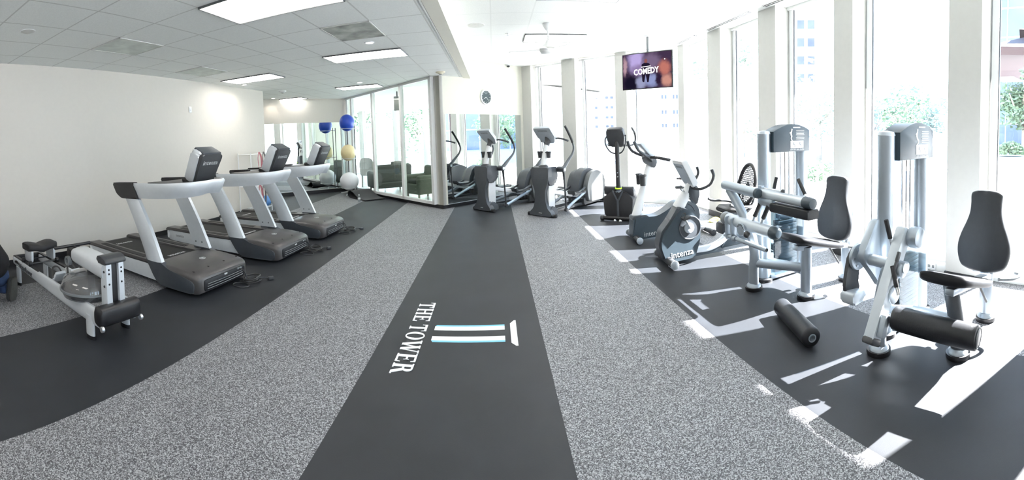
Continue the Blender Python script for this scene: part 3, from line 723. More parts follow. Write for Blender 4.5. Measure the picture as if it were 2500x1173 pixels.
    mb = MB().text('intenza', 0.078, con @ TM((0.0735, 0, 0.075), (0, 1, 0), (0, 0, 1)), 0.0006); mb.build('lettering', 'pale_mark', c)
    mb = MB().prism(round_poly([(-0.135, 0.168), (0.135, 0.168), (0.135, 0.196), (-0.135, 0.196)], 0.012), -0.095, 0.06, 'yz', bev=0.008).xf(con); mb.build('console_top', 'machine_grey', c)
    MB().box((0.70, 0, 1.185), (0.22, 0.28, 0.05), 0.015, rot=(0, 0.25, 0)).build('console_neck', 'black', t)
    for x, y in ((0.90, -0.30), (0.90, 0.30), (-0.95, -0.28), (-0.95, 0.28)):
        w = MB().cyl((x, y - .018, 0.033), (x, y + .018, 0.033), 0.033, seg=16, bev=0.004).build('caster' if x > 0 else 'rear_foot', 'charcoal', t)
    return t
TG = 'treadmills in a row along the left wall'
tm = make_treadmill('nearest treadmill, standing just behind the rowing machine')
A35 = math.radians(-2.5)
tm.scale = (1, 1.09, 1); tm.location = (-3.86, 3.585, 0); tm.rotation_euler = (0, 0, A35)
tm2 = dup(tm, (-3.75, 5.03, 0), A35, 'middle treadmill of the row along the left wall', TG)
tm3 = dup(tm, (-3.69, 6.35, 0), A35, 'farthest treadmill, beside the wire rack and next to the exercise balls', TG)
# power cords piled at each front: parts of their treadmills
def cord(par, seed):
    rnd = random.Random(seed)
    pts = [(1.068, 0.22, 0.162), (1.13, 0.22, 0.14), (1.16, 0.25, 0.05)]
    for k in range(26):
        a = k * 0.95; r = 0.055 + 0.05 * rnd.random(); pts.append((1.19 + r * 1.1 * math.cos(a) + 0.02 * rnd.uniform(-1, 1), 0.28 + 1.3 * r * math.sin(a), 0.010 + 0.0022 * k + 0.012 * rnd.random()))
    pts += [(1.29, 0.37, 0.04), (1.32, 0.42, 0.012)]
    c = MB().tube(pts, 0.0055, 6, 4).build('power_cord', 'black', par)
    MB().box((1.335, 0.44, 0.018), (0.06, 0.045, 0.034), 0.006, rot=(0, 0, .8)).build('plug', 'charcoal', c)
    lp = [(1.15 + 0.10 * math.cos(a), 0.14 + 0.06 * math.sin(a), 0.007) for a in [2 * PI * k / 12 for k in range(12)]]
    MB().tube(lp, 0.0055, 6, 3, closed=True).build('cord_loop', 'charcoal', c)
for k, q in enumerate((tm, tm2, tm3)): cord(q, k + 1)

# ================================================================== ROWING MACHINE (local +x = front)
t = thing('rowing_machine', 'silver water rowing machine with a clear tank in front of the treadmills', 'rowing machine', (-3.76, 2.09, 0), math.radians(-3))
for s in (-1, 1):
    secs = []
    for k in range(9):
        u = k / 8.0; x = -1.02 + 2.02 * u; zc = 0.262 - 0.062 * u; hh = 0.050 + 0.026 * min(1, u * 1.4); P = []
        for q in range(14):
            a = 2 * PI * q / 14; P.append((x, s * 0.168 + 0.024 * math.copysign(abs(math.cos(a)) ** .7, math.cos(a)), zc + hh * math.copysign(abs(math.sin(a)) ** .8, math.sin(a))))
        secs.append(P)
    r = MB().loft(secs).build('side_rail', 'tread_silver', t, 50)
    MB().prism(round_poly([(-1.03, 0.306), (-1.06, 0.27), (-1.03, 0.32), (-0.25, 0.305), (-0.25, 0.288)], 0.005), s * 0.145, s * 0.180, 'xz').build('rail_track', 'black', r)
    if s < 0:
        MB().text('WaterRower', 0.085, TM((-0.60, -0.1935, 0.240), (1, 0, -0.031), (0.031, 0, 1)), 0.0008, 0.9).build('lettering', 'black', r)
        mb = MB().prism([(-0.88 + .055 * math.cos(a) * 1.3, 0.250 + .035 * math.sin(a)) for a in [PI * k / 12 for k in range(13)]], -0.1945, -0.1930, 'xz')
        mb.build('wave_emblem', 'black', r)
    for x in (-0.86, 0.84):
        top = 0.215 if x < 0 else 0.20
        sec = lambda z, w, d: [(x + w * math.cos(a), s * 0.178 + d * math.sin(a), z) for a in [2 * PI * k / 14 for k in range(14)]]
        l = MB().loft([sec(0.03, 0.064, 0.022), sec(0.12, 0.064, 0.022), sec(top, 0.060, 0.022)]).build('leg', 'tread_silver', t)
        MB().loft([sec(0.0, 0.066, 0.024), sec(0.032, 0.066, 0.024)]).build('rubber_foot', 'black', l)
MB().box((-1.02, 0, 0.275), (0.05, 0.35, 0.09), 0.02).build('rear_crossbar', 'black', t)
# front bumper with transport wheels
secs = []
for y in (-0.205, -0.188, -0.12, 0.12, 0.188, 0.205):
    e = 0.7 if abs(y) > .2 else 1.0
    secs.append([(1.00 + 0.065 * e * math.copysign(abs(math.cos(a)) ** .6, math.cos(a)), y, 0.225 + 0.080 * e * math.copysign(abs(math.sin(a)) ** .6, math.sin(a))) for a in [2 * PI * k / 18 for k in range(18)]])
bp_ = MB().loft(secs).build('front_bumper', 'black', t, 50)
for s in (-1, 1):
    MB().cyl((1.055, s * 0.205, 0.145), (1.055, s * 0.180, 0.145), 0.024, seg=18, bev=0.004).build('transport_wheel', 'alu', bp_)
# twin posts and black cap
for y in (-0.062, 0.062):
    p = MB().prism(round_poly([(0.89, 0.18), (0.985, 0.18), (0.985, 0.635), (0.90, 0.635)], 0.008), y - 0.026, y + 0.026, 'xz', bev=0.008).build('post', 'tread_silver', t)
    mb = MB()
    for z in (0.46, 0.545, 0.58): mb.lathe([(0, 0), (0.009, 0), (0.007, 0.005), (0, 0.005)], (0.985, y, z), (1, 0, 0), 10)
    for z in (0.44, 0.56): mb.lathe([(0, 0), (0.011, 0), (0.009, 0.006), (0, 0.006)], (0.95, y - 0.026 * (1 if y < 0 else -1), z), (0, -1 if y < 0 else 1, 0), 10)
    mb.build('bolt', 'black', p, split=True)
MB().prism(round_poly([(0.87, 0.63), (1.01, 0.625), (1.00, 0.665), (0.93, 0.69), (0.86, 0.685)], 0.02), -0.105, 0.105, 'xz', bev=0.012).build('post_cap', 'charcoal', t)
MB().box((0.935, 0, 0.41), (0.05, 0.07, 0.42), 0.004).build('dark_gap_panel', 'black', t)  # black panel added so the gap between the posts reads dark
# water tank
MB().lathe([(0, 0.235), (0.20, 0.235), (0.262, 0.262), (0.287, 0.315), (0.287, 0.335), (0.262, 0.405), (0.19, 0.445), (0.06, 0.455), (0, 0.455)], (0.58, 0, 0.012), (0, 0, 1), 40).build('water_tank', 'tank', t, 60)
tw = MB().lathe([(0, 0.242), (0.196, 0.242), (0.254, 0.268), (0.278, 0.312), (0.275, 0.318), (0, 0.318)], (0.58, 0, 0.012), (0, 0, 1), 40).build('water', 'tank_water', t, 60)
MB().lathe([(0.280, 0.310), (0.294, 0.314), (0.294, 0.330), (0.280, 0.334)], (0.58, 0, 0.012), (0, 0, 1), 40).build('tank_rim', 'grey_plastic', t)
MB().cyl((0.58, 0, 0.25), (0.58, 0, 0.52), 0.035).build('paddle_shaft', 'charcoal', t)
# silver top beam, pulley block
secs = []
for x, zc, hw, hh in ((0.36, 0.590, 0.085, 0.060), (0.40, 0.592, 0.098, 0.072), (0.68, 0.576, 0.100, 0.078), (0.93, 0.555, 0.100, 0.082)):
    secs.append([(x, hw * math.copysign(abs(math.cos(a)) ** .6, math.cos(a)), zc + hh * math.copysign(abs(math.sin(a)) ** .6, math.sin(a))) for a in [2 * PI * k / 24 for k in range(24)]])
MB().loft(secs).build('top_beam', 'tread_silver', t, 60)
pb = MB().box((0.30, 0, 0.575), (0.14, 0.15, 0.12), 0.025, rot=(0, 0.15, 0)).build('pulley_block', 'black', t)
MB().lathe([(0.028, -0.02), (0.045, -0.02), (0.045, 0.02), (0.028, 0.02), (0.028, -0.02)], (0.30, -0.085, 0.525), (0, 1, 0), 20).build('pulley', 'grey_plastic', pb)
h = MB().cyl((0.24, -0.20, 0.648), (0.24, 0.20, 0.648), 0.016, bev=0.004).build('rowing_handle', 'black', t)
MB().box((0.27, 0, 0.64), (0.10, 0.035, 0.02), 0.005).build('strap', 'black_soft', h)
# seat on its carriage
mb = MB(); secs = []
for k in range(11):
    u = -1 + 2 * k / 10.0; y = 0.178 * u; dip = 0.008 * math.cos(u * PI * 1.2 + PI) - 0.012 * math.exp(-(u / .2) ** 2); e = 0.13 if abs(u) < .95 else .105
    zt = 0.532 + dip
    secs.append([(-0.60 - e, y, zt - .060), (-0.60 - e, y, zt - .012), (-0.60 - e * .85, y, zt), (-0.60 + e * .85, y, zt), (-0.60 + e, y, zt - .012), (-0.60 + e, y, zt - .060), (-0.60 + e * .85, y, zt - .072), (-0.60 - e * .85, y, zt - .072)])
st = MB().loft(secs).build('seat', 'black_soft', t, 60)
for s in (-1, 1):
    br = MB().prism(round_poly([(-0.71, 0.475), (-0.49, 0.475), (-0.50, 0.335), (-0.70, 0.335)], 0.03), s * 0.125, s * 0.150, 'xz', bev=0.004).build('seat_bracket', 'tread_silver', t)
    for x in (-0.71, -0.50): MB().cyl((x, s * 0.15, 0.328), (x, s * 0.185, 0.328), 0.030, seg=18, bev=0.004).build('roller_wheel', 'black', br)
for x in (-0.71, -0.50): MB().cyl((x, -0.19, 0.328), (x, 0.19, 0.328), 0.008).build('axle', 'charcoal', t)
# foot boards and straps
for s in (-1, 1):
    fb = MB().box((0.06, s * 0.085, 0.305), (0.03, 0.11, 0.17), 0.006, rot=(0, 0.75, 0)).build('foot_board', 'tread_silver', t)
    MB().tube([(0.06, s * 0.085 - 0.06, 0.31), (0.0, s * 0.085 - 0.03, 0.39), (0.0, s * 0.085 + 0.03, 0.39), (0.06, s * 0.085 + 0.06, 0.31)], 0.011, 6, 5, flat=(1, .35)).build('foot_strap', 'black', fb)
MB().box((0.10, 0, 0.245), (0.06, 0.34, 0.05), 0.01).build('crossbar', 'charcoal', t)

# ================================================================== RACK WITH BANDS
t = thing('wire_rack', 'white wire rack at the end of the left wall, half hidden by treadmills', 'rack', (-5.20, 7.84, 0))
for x in (-0.17, 0.17):
    for y in (-0.40, 0.40): MB().cyl((x, y, 0), (x, y, 1.40), 0.012).build('post', 'frame_white', t)
for z in (0.12, 0.64, 1.36):
    sh = MB()
    for y in (-0.40, 0.40): sh.cyl((-0.17, y, z), (0.17, y, z), 0.008, seg=8)
    for k in range(7): sh.cyl((-0.17 + .34 * k / 6, -0.40, z), (-0.17 + .34 * k / 6, 0.40, z), 0.006, seg=8)
    sh.build('shelf', 'frame_white', t)
def hung_band(loc, label, m, r, drop, seed):
    rnd = random.Random(seed); o = MB()
    for k in range(3):
        w = r * (0.8 + .2 * k); yo = 0.012 * (k - 1)
        o.tube([(0.0, yo - w * .25, 0), (0.01, yo - w, -drop * .3), (0.015, yo - w * .8, -drop * .8), (0.012, yo, -drop * (1 + .06 * k)), (0.015, yo + w * .8, -drop * .8), (0.01, yo + w, -drop * .3), (0.0, yo + w * .25, 0)], 0.007, 6, 5, closed=True)
    q = o.build('resistance_band', m); q.location = loc; tag(q, label, 'resistance band', 'bands hung on the wire rack'); return q
hung_band((-5.00, 7.74, 1.39), 'pink resistance band looped over the top of the wire rack', 'rope_pink', 0.07, 0.42, 1)
hung_band((-5.00, 7.92, 1.39), 'black rope band looped over the top of the wire rack', 'rope_grey', 0.05, 0.40, 2)
hung_band((-5.00, 7.72, 0.665), 'pink resistance band hanging from the middle shelf of the wire rack', 'rope_pink', 0.06, 0.45, 3)
hung_band((-5.00, 7.87, 0.665), 'dark resistance band hanging from the middle shelf of the wire rack', 'rope_grey', 0.05, 0.45, 4)
tag(MB().ball((-5.08, 8.07, 0.26), 0.128, 32).build('exercise_ball', 'ball_pale_blue'), 'small light blue ball low on the wire rack behind the treadmills', 'exercise ball')

# ================================================================== STABILITY BALL STAND
BX, BY = -4.20, 11.27
t = thing('ball_stand', 'wire stand holding three exercise balls before the back mirror', 'ball stand', (BX, BY, 0))
for a in (0.6, 2.7, 4.8): MB().tube([(0.02 * math.cos(a), 0.02 * math.sin(a), 0.07), (0.20 * math.cos(a), 0.20 * math.sin(a), 0.05), (0.37 * math.cos(a), 0.37 * math.sin(a), 0.02)], 0.014, 8, 4).build('leg', 'tread_silver', t)
for s in (-1, 1): MB().cyl((s * 0.115, 0.30, 0.03), (s * 0.115, 0.30, 2.02), 0.012).build('post', 'charcoal', t)
MB().cyl((-0.115, 0.30, 0.04), (0.115, 0.30, 0.04), 0.012).build('base_bar', 'tread_silver', t)
for z, r in ((0.205, 0.24), (1.05, 0.20), (1.93, 0.19)):
    ring = [(r * math.cos(a), r * math.sin(a) , z) for a in [2 * PI * k / 16 for k in range(16)]]
    rg = MB().tube(ring, 0.009, 8, 3, closed=True); rg.cyl((-0.115, 0.30, z), (-0.115, r * .8, z), 0.009, seg=8); rg.cyl((0.115, 0.30, z), (0.115, r * .8, z), 0.009, seg=8); rg.build('ring', 'alu', t)
def eball(z, r, rz_, m, label, name='exercise_ball'):
    o = MB().ball((0, 0, 0), (r, r, rz_), 40).build(name, m); o.location = (BX, BY, z); tag(o, label, 'exercise ball', 'exercise balls on the stand'); return o
eball(2.10, 0.222, 0.248, 'ball_blue', 'dark blue exercise ball on top of the ball stand')
eball(1.225, 0.222, 0.24, 'ball_yellow', 'pale yellow exercise ball in the middle of the ball stand')
eball(0.385, 0.280, 0.265, 'ball_white', 'pearl white exercise ball at the bottom of the ball stand')
# foam mat folded over, bottle
secs = []
prof = [(-0.62, 0.008), (-0.30, 0.008), (0.0, 0.008), (0.20, 0.012), (0.33, 0.05), (0.36, 0.11), (0.30, 0.175), (0.18, 0.20), (0.02, 0.16), (-0.14, 0.09), (-0.34, 0.035), (-0.52, 0.022), (-0.66, 0.024)]
pp = cr_path([(x, 0, z) for x, z in prof], 4)
for p, q in zip(pp, pp[1:] + [pp[-1] * 2 - pp[-2]]):
    T = (q - p).normalized(); n = Vector((-T.z, 0, T.x)) * 0.007
    secs.append([tuple(p + n + Vector((0, -0.30, 0))), tuple(p + n + Vector((0, 0.30, 0))), tuple(p - n + Vector((0, 0.30, 0))), tuple(p - n + Vector((0, -0.30, 0)))])
o = MB().loft(secs).build('exercise_mat', 'mat_foam', None, 60); o.location = (-3.56, 10.60, 0.001); o.rotation_euler = (0, 0, math.radians(137)); tag(o, 'black foam exercise mat folded over on the floor at the glass partition', 'exercise mat')
t = thing('water_bottle', 'small clear plastic water bottle standing on the floor near the mat', 'bottle', (-3.42, 9.83, 0))
MB().lathe([(0, 0.0), (0.030, 0.0), (0.034, 0.008), (0.034, 0.055), (0.031, 0.06), (0.034, 0.066), (0.034, 0.115), (0.026, 0.145), (0.014, 0.165), (0.014, 0.178), (0, 0.178)], seg=20).build('bottle_body', 'bottle_clear', t)
MB().cyl((0, 0, 0.172), (0, 0, 0.192), 0.016).build('cap', 'white_plastic', t)
MB().cyl((0, 0, 0.068), (0, 0, 0.112), 0.0346, seg=20).build('paper_label', 'white_plastic', t)
# ================================================================== ELLIPTICALS (local -x = end facing the room, +x = rear pod)
def stabilizer(t, x, hw, z, r, m, cap, name='stabilizer', wheel=True):
    b = MB().cyl((x, -hw, z), (x, hw, z), r, seg=18, bev=r * .2).build(name, m, t)
    for s in (-1, 1):
        MB().cyl((x, s * hw, z), (x, s * (hw + .022), z), r * 1.12, seg=20, bev=.006).build('wheel_cap' if wheel else 'end_cap', cap, b)
    return b
def make_elliptical(label):
    t = thing('elliptical_trainer', label, 'elliptical trainer', (0, 0, 0), 0, 'elliptical trainers by the windows')
    # white column body behind a dark waisted fascia
    MB().prism(round_poly([(-0.155, 0.10), (0.155, 0.10), (0.165, 0.74), (-0.165, 0.74)], 0.03), 0.02, 0.20, 'yz', bev=0.02).build('column', 'white_plastic', t)
    fas = [(-0.27, 0.02), (0.27, 0.02), (0.255, 0.085), (0.17, 0.16), (0.125, 0.30), (0.120, 0.48), (0.175, 0.62), (0.205, 0.74), (0.215, 0.93), (-0.215, 0.93), (-0.205, 0.74), (-0.175, 0.62), (-0.120, 0.48), (-0.125, 0.30), (-0.17, 0.16), (-0.255, 0.085)]
    f = MB().prism(round_poly(fas, 0.035), -0.055, 0.06, 'yz', bev=0.028, seg=3).build('front_fascia', 'machine_grey', t, 50)
    MB().box((-0.057, 0.0, 0.075), (0.004, 0.075, 0.012), 0.001).build('badge', 'pale_mark', f)
    up = [(-0.05, 0.66), (0.02, 0.58), (0.16, 0.60), (0.25, 0.72), (0.24, 0.935), (-0.04, 0.935)]
    MB().prism(round_poly(up, 0.03), -0.205, 0.205, 'xz', bev=0.03, seg=3).build('upper_housing', 'machine_grey', t, 50)
    MB().prism(round_poly([(-0.06, 0.02), (0.25, 0.02), (0.22, 0.13), (0.10, 0.20), (-0.03, 0.12)], 0.03), -0.20, 0.20, 'xz', bev=0.02).build('foot_housing', 'machine_grey', t)
    st = MB().cyl((0.0, -0.30, 0.035), (0.0, 0.30, 0.035), 0.033, seg=16, bev=.006).build('front_stabilizer', 'charcoal', t)
    for s in (-1, 1): MB().cyl((0.0, s * 0.30, 0.036), (0.0, s * 0.335, 0.036), 0.036, seg=18, bev=.006).build('transport_wheel', 'black', st)
    # mast, collar, console
    MB().lathe([(0.10, 0.0), (0.085, 0.035), (0.062, 0.05), (0, 0.05)], (0.08, 0, 0.925), (0, 0, 1), 24).build('mast_collar', 'charcoal', t)
    MB().tube([(0.09, 0, 0.95), (0.13, 0, 1.15), (0.20, 0, 1.36)], [0.056, 0.052, 0.05], 18, 4).build('mast', 'white_plastic', t)
    MB().tube([(0.19, 0, 1.33), (0.235, 0, 1.42), (0.22, 0, 1.52)], [0.055, 0.06, 0.05], 16, 4).build('mast_head', 'charcoal', t)
    for s in (-1, 1):
        c = MB().lathe([(0.0, 0.0), (0.036, 0.0), (0.045, 0.10), (0.052, 0.105), (0.052, 0.125), (0.043, 0.125), (0.038, 0.02), (0, 0.02)], (0.12, s * 0.105, 1.10), (0, 0, 1), 24).build('cup_holder', 'charcoal', t)
        MB().box((0.13, s * 0.055, 1.205), (0.05, 0.07, 0.025), 0.006).build('bracket', 'charcoal', c)
    cm = Matrix.Translation((0.175, 0, 1.545)) @ Matrix.Rotation(-0.74, 4, 'Y')
    c = MB().prism(round_poly([(-0.12, -0.20), (0.12, -0.20), (0.20, -0.06), (0.20, 0.19), (-0.20, 0.19), (-0.20, -0.06)], 0.03), -0.03, 0.025, 'yz', bev=0.014).xf(cm).build('console', 'silver_light', t)
    MB().prism(round_poly([(-0.165, -0.10), (0.165, -0.10), (0.17, 0.165), (-0.17, 0.165)], 0.02), 0.024, 0.028, 'yz').xf(cm).build('screen', 'black', c)
    MB().text('intenza', 0.075, cm @ TM((-0.0315, 0, 0.125), (0, -1, 0), (0, 0, 1)), 0.0006).build('lettering', 'grey_plastic', c)
    for s in (-1, 1):
        MB().tube([(0.26, s * 0.05, 1.44), (0.30, s * 0.20, 1.47), (0.42, s * 0.30, 1.43), (0.46, s * 0.32, 1.41)], [0.018, 0.018, 0.019, 0.021], 10, 4).build('fixed_handle', 'charcoal', t)
        # moving arm
        y = s * 0.325
        a = MB().tube([(0.27, y, 0.90), (0.42, y * 1.02, 1.03), (0.57, y * 1.05, 1.17), (0.605, y * 1.06, 1.30), (0.53, y * 1.05, 1.46), (0.42, y * 1.02, 1.62), (0.37, y * .99, 1.69)], [0.042, 0.030, 0.022, 0.019, 0.020, 0.020, 0.021], 12, 5).build('moving_arm', 'machine_grey', t)
        MB().tube([(0.575, y * 1.055, 1.38), (0.53, y * 1.05, 1.46), (0.42, y * 1.02, 1.62), (0.365, y * .99, 1.695)], 0.0235, 12, 5).build('foam_grip', 'black_soft', a)
        pv = MB().cyl((0.26, s * 0.20, 0.88), (0.26, s * 0.365, 0.88), 0.055, seg=22, bev=.01).build('pivot', 'machine_grey', t)
        MB().cyl((0.26, s * 0.365, 0.88), (0.26, s * 0.371, 0.88), 0.030, seg=18).build('pivot_cap', 'silver_light', pv)
        MB().tube([(0.27, y, 0.88), (0.30, y, 0.55), (0.33, y, 0.10)], [0.030, 0.017, 0.018], 10, 3).build('drop_link', 'charcoal', a)
        # pedal arm and foot plate
        p = MB().tube([(0.33, y, 0.10), (0.70, s * 0.22, 0.165), (1.25, s * 0.20, 0.33)], 0.026, 10, 4, flat=(1, 1.3)).build('pedal_arm', 'silver', t)
        MB().cyl((0.33, y - .03, 0.10), (0.33, y + .03, 0.10), 0.036, seg=16, bev=.005).build('link_joint', 'charcoal', p)
        zz = 0.40 if s > 0 else 0.33; xo = 0.72 if s > 0 else 0.88
        fp = MB().prism(round_poly([(xo - .19, 0.0), (xo + .20, 0.0), (xo + .22, 0.05), (xo + .19, 0.02), (xo - .15, 0.02), (xo - .22, 0.085)], 0.012), s * 0.13, s * 0.30, 'xz', bev=0.008).xf(Matrix.Translation((0, 0, zz))).build('foot_plate', 'charcoal', t)
        MB().tube([(xo - .12, s * 0.20, zz - .01), (0.95, s * 0.20, 0.33), (1.35, s * 0.19, 0.46)], 0.024, 10, 3).build('plate_arm', 'machine_grey', fp)
        # inclined pale guide rail
        MB().prism([(0.18, 0.42), (0.18, 0.50), (1.32, 0.235), (1.32, 0.165)], s * 0.06, s * 0.115, 'xz', bev=0.008).build('guide_rail', 'white_plastic', t)
        MB().prism([(0.18, 0.055), (0.18, 0.12), (1.45, 0.10), (1.45, 0.045)], s * 0.10, s * 0.155, 'xz', bev=0.01).build('base_rail', 'charcoal', t)
        # rear pod side cover
        MB().prism(round_poly([(1.24, 0.10), (1.20, 0.44), (1.34, 0.70), (1.62, 0.76), (1.90, 0.64), (1.98, 0.36), (1.92, 0.09)], 0.10, 6), s * 0.155, s * 0.262, 'xz', bev=0.035, seg=3).build('pod_cover', 'pod_grey' if s < 0 else 'machine_grey', t, 60)
    MB().prism(round_poly([(1.12, 0.07), (1.10, 0.42), (1.26, 0.74), (1.55, 0.81), (1.84, 0.70), (1.96, 0.36), (1.94, 0.07)], 0.12, 6), -0.10, 0.10, 'xz', bev=0.04, seg=3).build('rear_pod', 'machine_grey', t, 60)
    MB().prism(round_poly([(1.16, 0.05), (1.16, 0.20), (1.96, 0.20), (1.96, 0.05)], 0.03), -0.20, 0.20, 'xz', bev=0.02).build('pod_base', 'charcoal', t)
    stabilizer(t, 1.98, 0.27, 0.055, 0.042, 'charcoal', 'white_plastic', 'rear_stabilizer')
    return t
el = make_elliptical('elliptical trainer out in the open, nearer the lateral trainer than the mirror')
el.location = (0.86, 7.66, 0); el.rotation_euler = (0, 0, math.radians(45))
dup(el, (-0.26, 8.50, 0), math.radians(41), 'elliptical trainer close in front of the mirror under the clock', 'elliptical trainers by the windows')

# ================================================================== LATERAL TRAINER (black, green ring)
t = thing('lateral_trainer', 'black lateral trainer with a green ring at the foot of its mast', 'exercise machine', (2.10, 6.84, 0), math.radians(54))
body = round_poly([(-0.25, 0.07), (0.25, 0.07), (0.275, 0.40), (0.09, 0.535), (0.0, 0.48), (-0.09, 0.535), (-0.275, 0.40)], [0.04, 0.04, 0.03, 0.02, 0.02, 0.02, 0.03])
b = MB().prism(body, 0.0, 0.42, 'yz', bev=0.02).build('housing', 'black_soft', t)
for s in (-1, 1):
    MB().prism([(s * 0.09, 0.54), (s * 0.105, 0.52), (s * 0.012, 0.335), (s * -0.004, 0.36)], -0.012, 0.01, 'yz').build('trim_bar', 'machine_grey', b)
    MB().prism(round_poly([(0.03, 0.585), (0.12, 0.60), (0.60, 0.40), (0.62, 0.28), (0.10, 0.40)], 0.05), s * 0.05, s * 0.27, 'xz', bev=0.05, seg=3).build('side_shroud', 'charcoal', t, 60)
    MB().prism(round_poly([(0.42, 0.12), (0.80, 0.12), (0.84, 0.155), (0.42, 0.16)], 0.012), s * 0.06, s * 0.25, 'xz', bev=0.008).build('foot_plate', 'black', t)
MB().prism([(-0.018, 0.07), (0.018, 0.07), (0.018, 0.36), (-0.018, 0.36)], -0.012, 0.01, 'yz').build('trim_stem', 'machine_grey', b)
MB().box((0.22, 0, 0.06), (0.40, 0.30, 0.05), 0.015).build('base', 'charcoal', t)
fb = MB().cyl((-0.02, -0.30, 0.045), (-0.02, 0.30, 0.045), 0.035, seg=16, bev=.006).build('front_bar', 'black', t)
for y in (-0.29, 0.29): MB().cyl((-0.02, y - .03, 0.044), (-0.02, y + .03, 0.044), 0.044, seg=18, bev=.008).build('transport_wheel', 'charcoal', fb)
for y in (-0.05, 0.05): MB().lathe([(0, 0), (0.03, 0), (0.024, 0.03), (0.01, 0.05), (0, 0.05)], (-0.03, y, 0.0), (0, 0, 1), 14).build('levelling_foot', 'chrome', t)
stabilizer(t, 0.86, 0.22, 0.055, 0.038, 'charcoal', 'white_plastic', 'rear_stabilizer')
MB().lathe([(0.050, 0.0), (0.060, 0.0), (0.060, 0.024), (0.050, 0.024), (0.050, 0.0)], (0.05, 0, 0.555), (0, 0, 1), 24).build('green_ring', 'neon', t)
MB().tube([(0.05, 0, 0.53), (0.09, 0.02, 0.95), (0.13, 0.04, 1.42)], [0.045, 0.040, 0.040], 16, 4).build('mast', 'black', t)
mb = MB()
for z in (0.77, 0.84): mb.lathe([(0, 0), (0.011, 0), (0.009, 0.005), (0, 0.005)], (0.03, 0.01, z), (-1, 0, 0), 12)
mb.build('bolt', 'chrome', t, split=True)
cm = Matrix.Translation((0.11, 0.045, 1.475)) @ Matrix.Rotation(-0.42, 4, 'Y')
c = MB().prism(round_poly([(-0.13, -0.18), (0.13, -0.18), (0.165, 0.0), (0.15, 0.165), (-0.15, 0.165), (-0.165, 0.0)], 0.04), -0.05, 0.05, 'yz', bev=0.03, seg=3).xf(cm).build('console', 'charcoal', t, 60)
MB().prism(round_poly([(-0.12, -0.14), (0.12, -0.14), (0.13, 0.14), (-0.13, 0.14)], 0.02), 0.049, 0.053, 'yz').xf(cm).build('screen', 'black', c)
for s in (-1, 1):
    MB().tube([(0.13, 0.04 + s * 0.02, 1.31), (0.18, s * 0.15 + .03, 1.315), (0.30, s * 0.235 + .03, 1.32), (0.42, s * 0.25 + .03, 1.40), (0.43, s * 0.24 + .03, 1.52), (0.34, s * 0.21 + .03, 1.63)], 0.0165, 10, 5).build('handlebar', 'charcoal', t)
    MB().tube([(0.13, 0.04, 1.17), (0.10, s * 0.10 + .04, 1.20), (0.06, s * 0.17 + .04, 1.30), (0.05, s * 0.19 + .04, 1.42), (0.12, s * 0.17 + .04, 1.50)], 0.0145, 10, 5).build('inner_loop', 'charcoal', t)

# ================================================================== UPRIGHT BIKE (local -x = front, towards the room)
t = thing('upright_bike', 'upright exercise bike with a white mast, between the lateral trainer and recumbent bike', 'exercise bike', (1.90, 5.50, 0), math.radians(-3))
body = [(-0.03, 0.06), (-0.01, 0.335), (0.12, 0.345), (0.34, 0.345), (0.50, 0.42), (0.64, 0.52), (0.80, 0.545), (0.96, 0.47), (1.02, 0.33), (0.98, 0.14), (0.60, 0.075), (0.30, 0.045), (0.06, 0.03)]
b = MB().prism(round_poly(body, [.03, .02, .02, .05, .08, .1, .1, .1, .1, .05, .05, .03, .03], 5), -0.11, 0.11, 'xz', bev=0.035, seg=3).build('housing', 'steel_blue', t, 60)
arc = [(0.74 + 0.20 * math.cos(a), -0.1115, 0.30 + 0.20 * math.sin(a)) for a in [0.35 + 2.7 * k / 14 for k in range(15)]]
MB().tube(arc, 0.007, 6, 2).build('cover_rim', 'machine_grey', b)
MB().text('intenza', 0.10, TM((0.27, -0.112, 0.105), (1, 0, 0.10), (-0.10, 0, 1)), 0.0008, 0.95).build('lettering', 'pale_mark', b)
MB().tube([(0.05, 0, 0.33), (0.16, 0, 0.70), (0.29, 0, 1.13)], [0.068, 0.056, 0.05], 18, 4, flat=(0.8, 1)).build('mast', 'white_plastic', t)
MB().prism(round_poly([(-0.03, 0.30), (-0.02, 0.365), (0.18, 0.37), (0.24, 0.33)], 0.02), -0.09, 0.09, 'xz', bev=0.02).build('mast_collar', 'machine_grey', t)
for s in (-1, 1):
    ch = MB().lathe([(0.0, 0.0), (0.040, 0.0), (0.046, 0.13), (0.054, 0.135), (0.054, 0.155), (0.044, 0.155), (0.040, 0.02), (0, 0.02)], (0.14 , s * 0.085, 0.79), (0, 0, 1), 22).build('cup_holder', 'charcoal', t)
    # handlebars: side grip, long horn
    MB().tube([(0.30, s * 0.03, 1.13), (0.24, s * 0.12, 1.19), (0.14, s * 0.19, 1.235), (0.05, s * 0.20, 1.30), (0.0, s * 0.17, 1.42)], [0.024, 0.022, 0.02, 0.02, 0.022], 12, 5).build('handlebar', 'machine_grey', t)
    MB().tube([(0.24, s * 0.12, 1.19), (0.30, s * 0.23, 1.19), (0.40, s * 0.28, 1.17), (0.48, s * 0.28, 1.15)], [0.02, 0.021, 0.022, 0.023], 12, 5).build('side_grip', 'black_soft', t)
MB().prism(round_poly([(0.20, 1.10), (0.16, 1.20), (0.32, 1.24), (0.38, 1.14), (0.34, 1.02)], 0.03), -0.055, 0.055, 'xz', bev=0.02).build('handlebar_clamp', 'machine_grey', t)
cm = Matrix.Translation((0.20, 0, 1.30)) @ Matrix.Rotation(-0.72, 4, 'Y')
c = MB().prism(round_poly([(-0.12, -0.16), (0.12, -0.16), (0.14, 0.13), (-0.14, 0.13)], 0.03), -0.022, 0.02, 'yz', bev=0.01).xf(cm).build('console', 'silver_light', t)
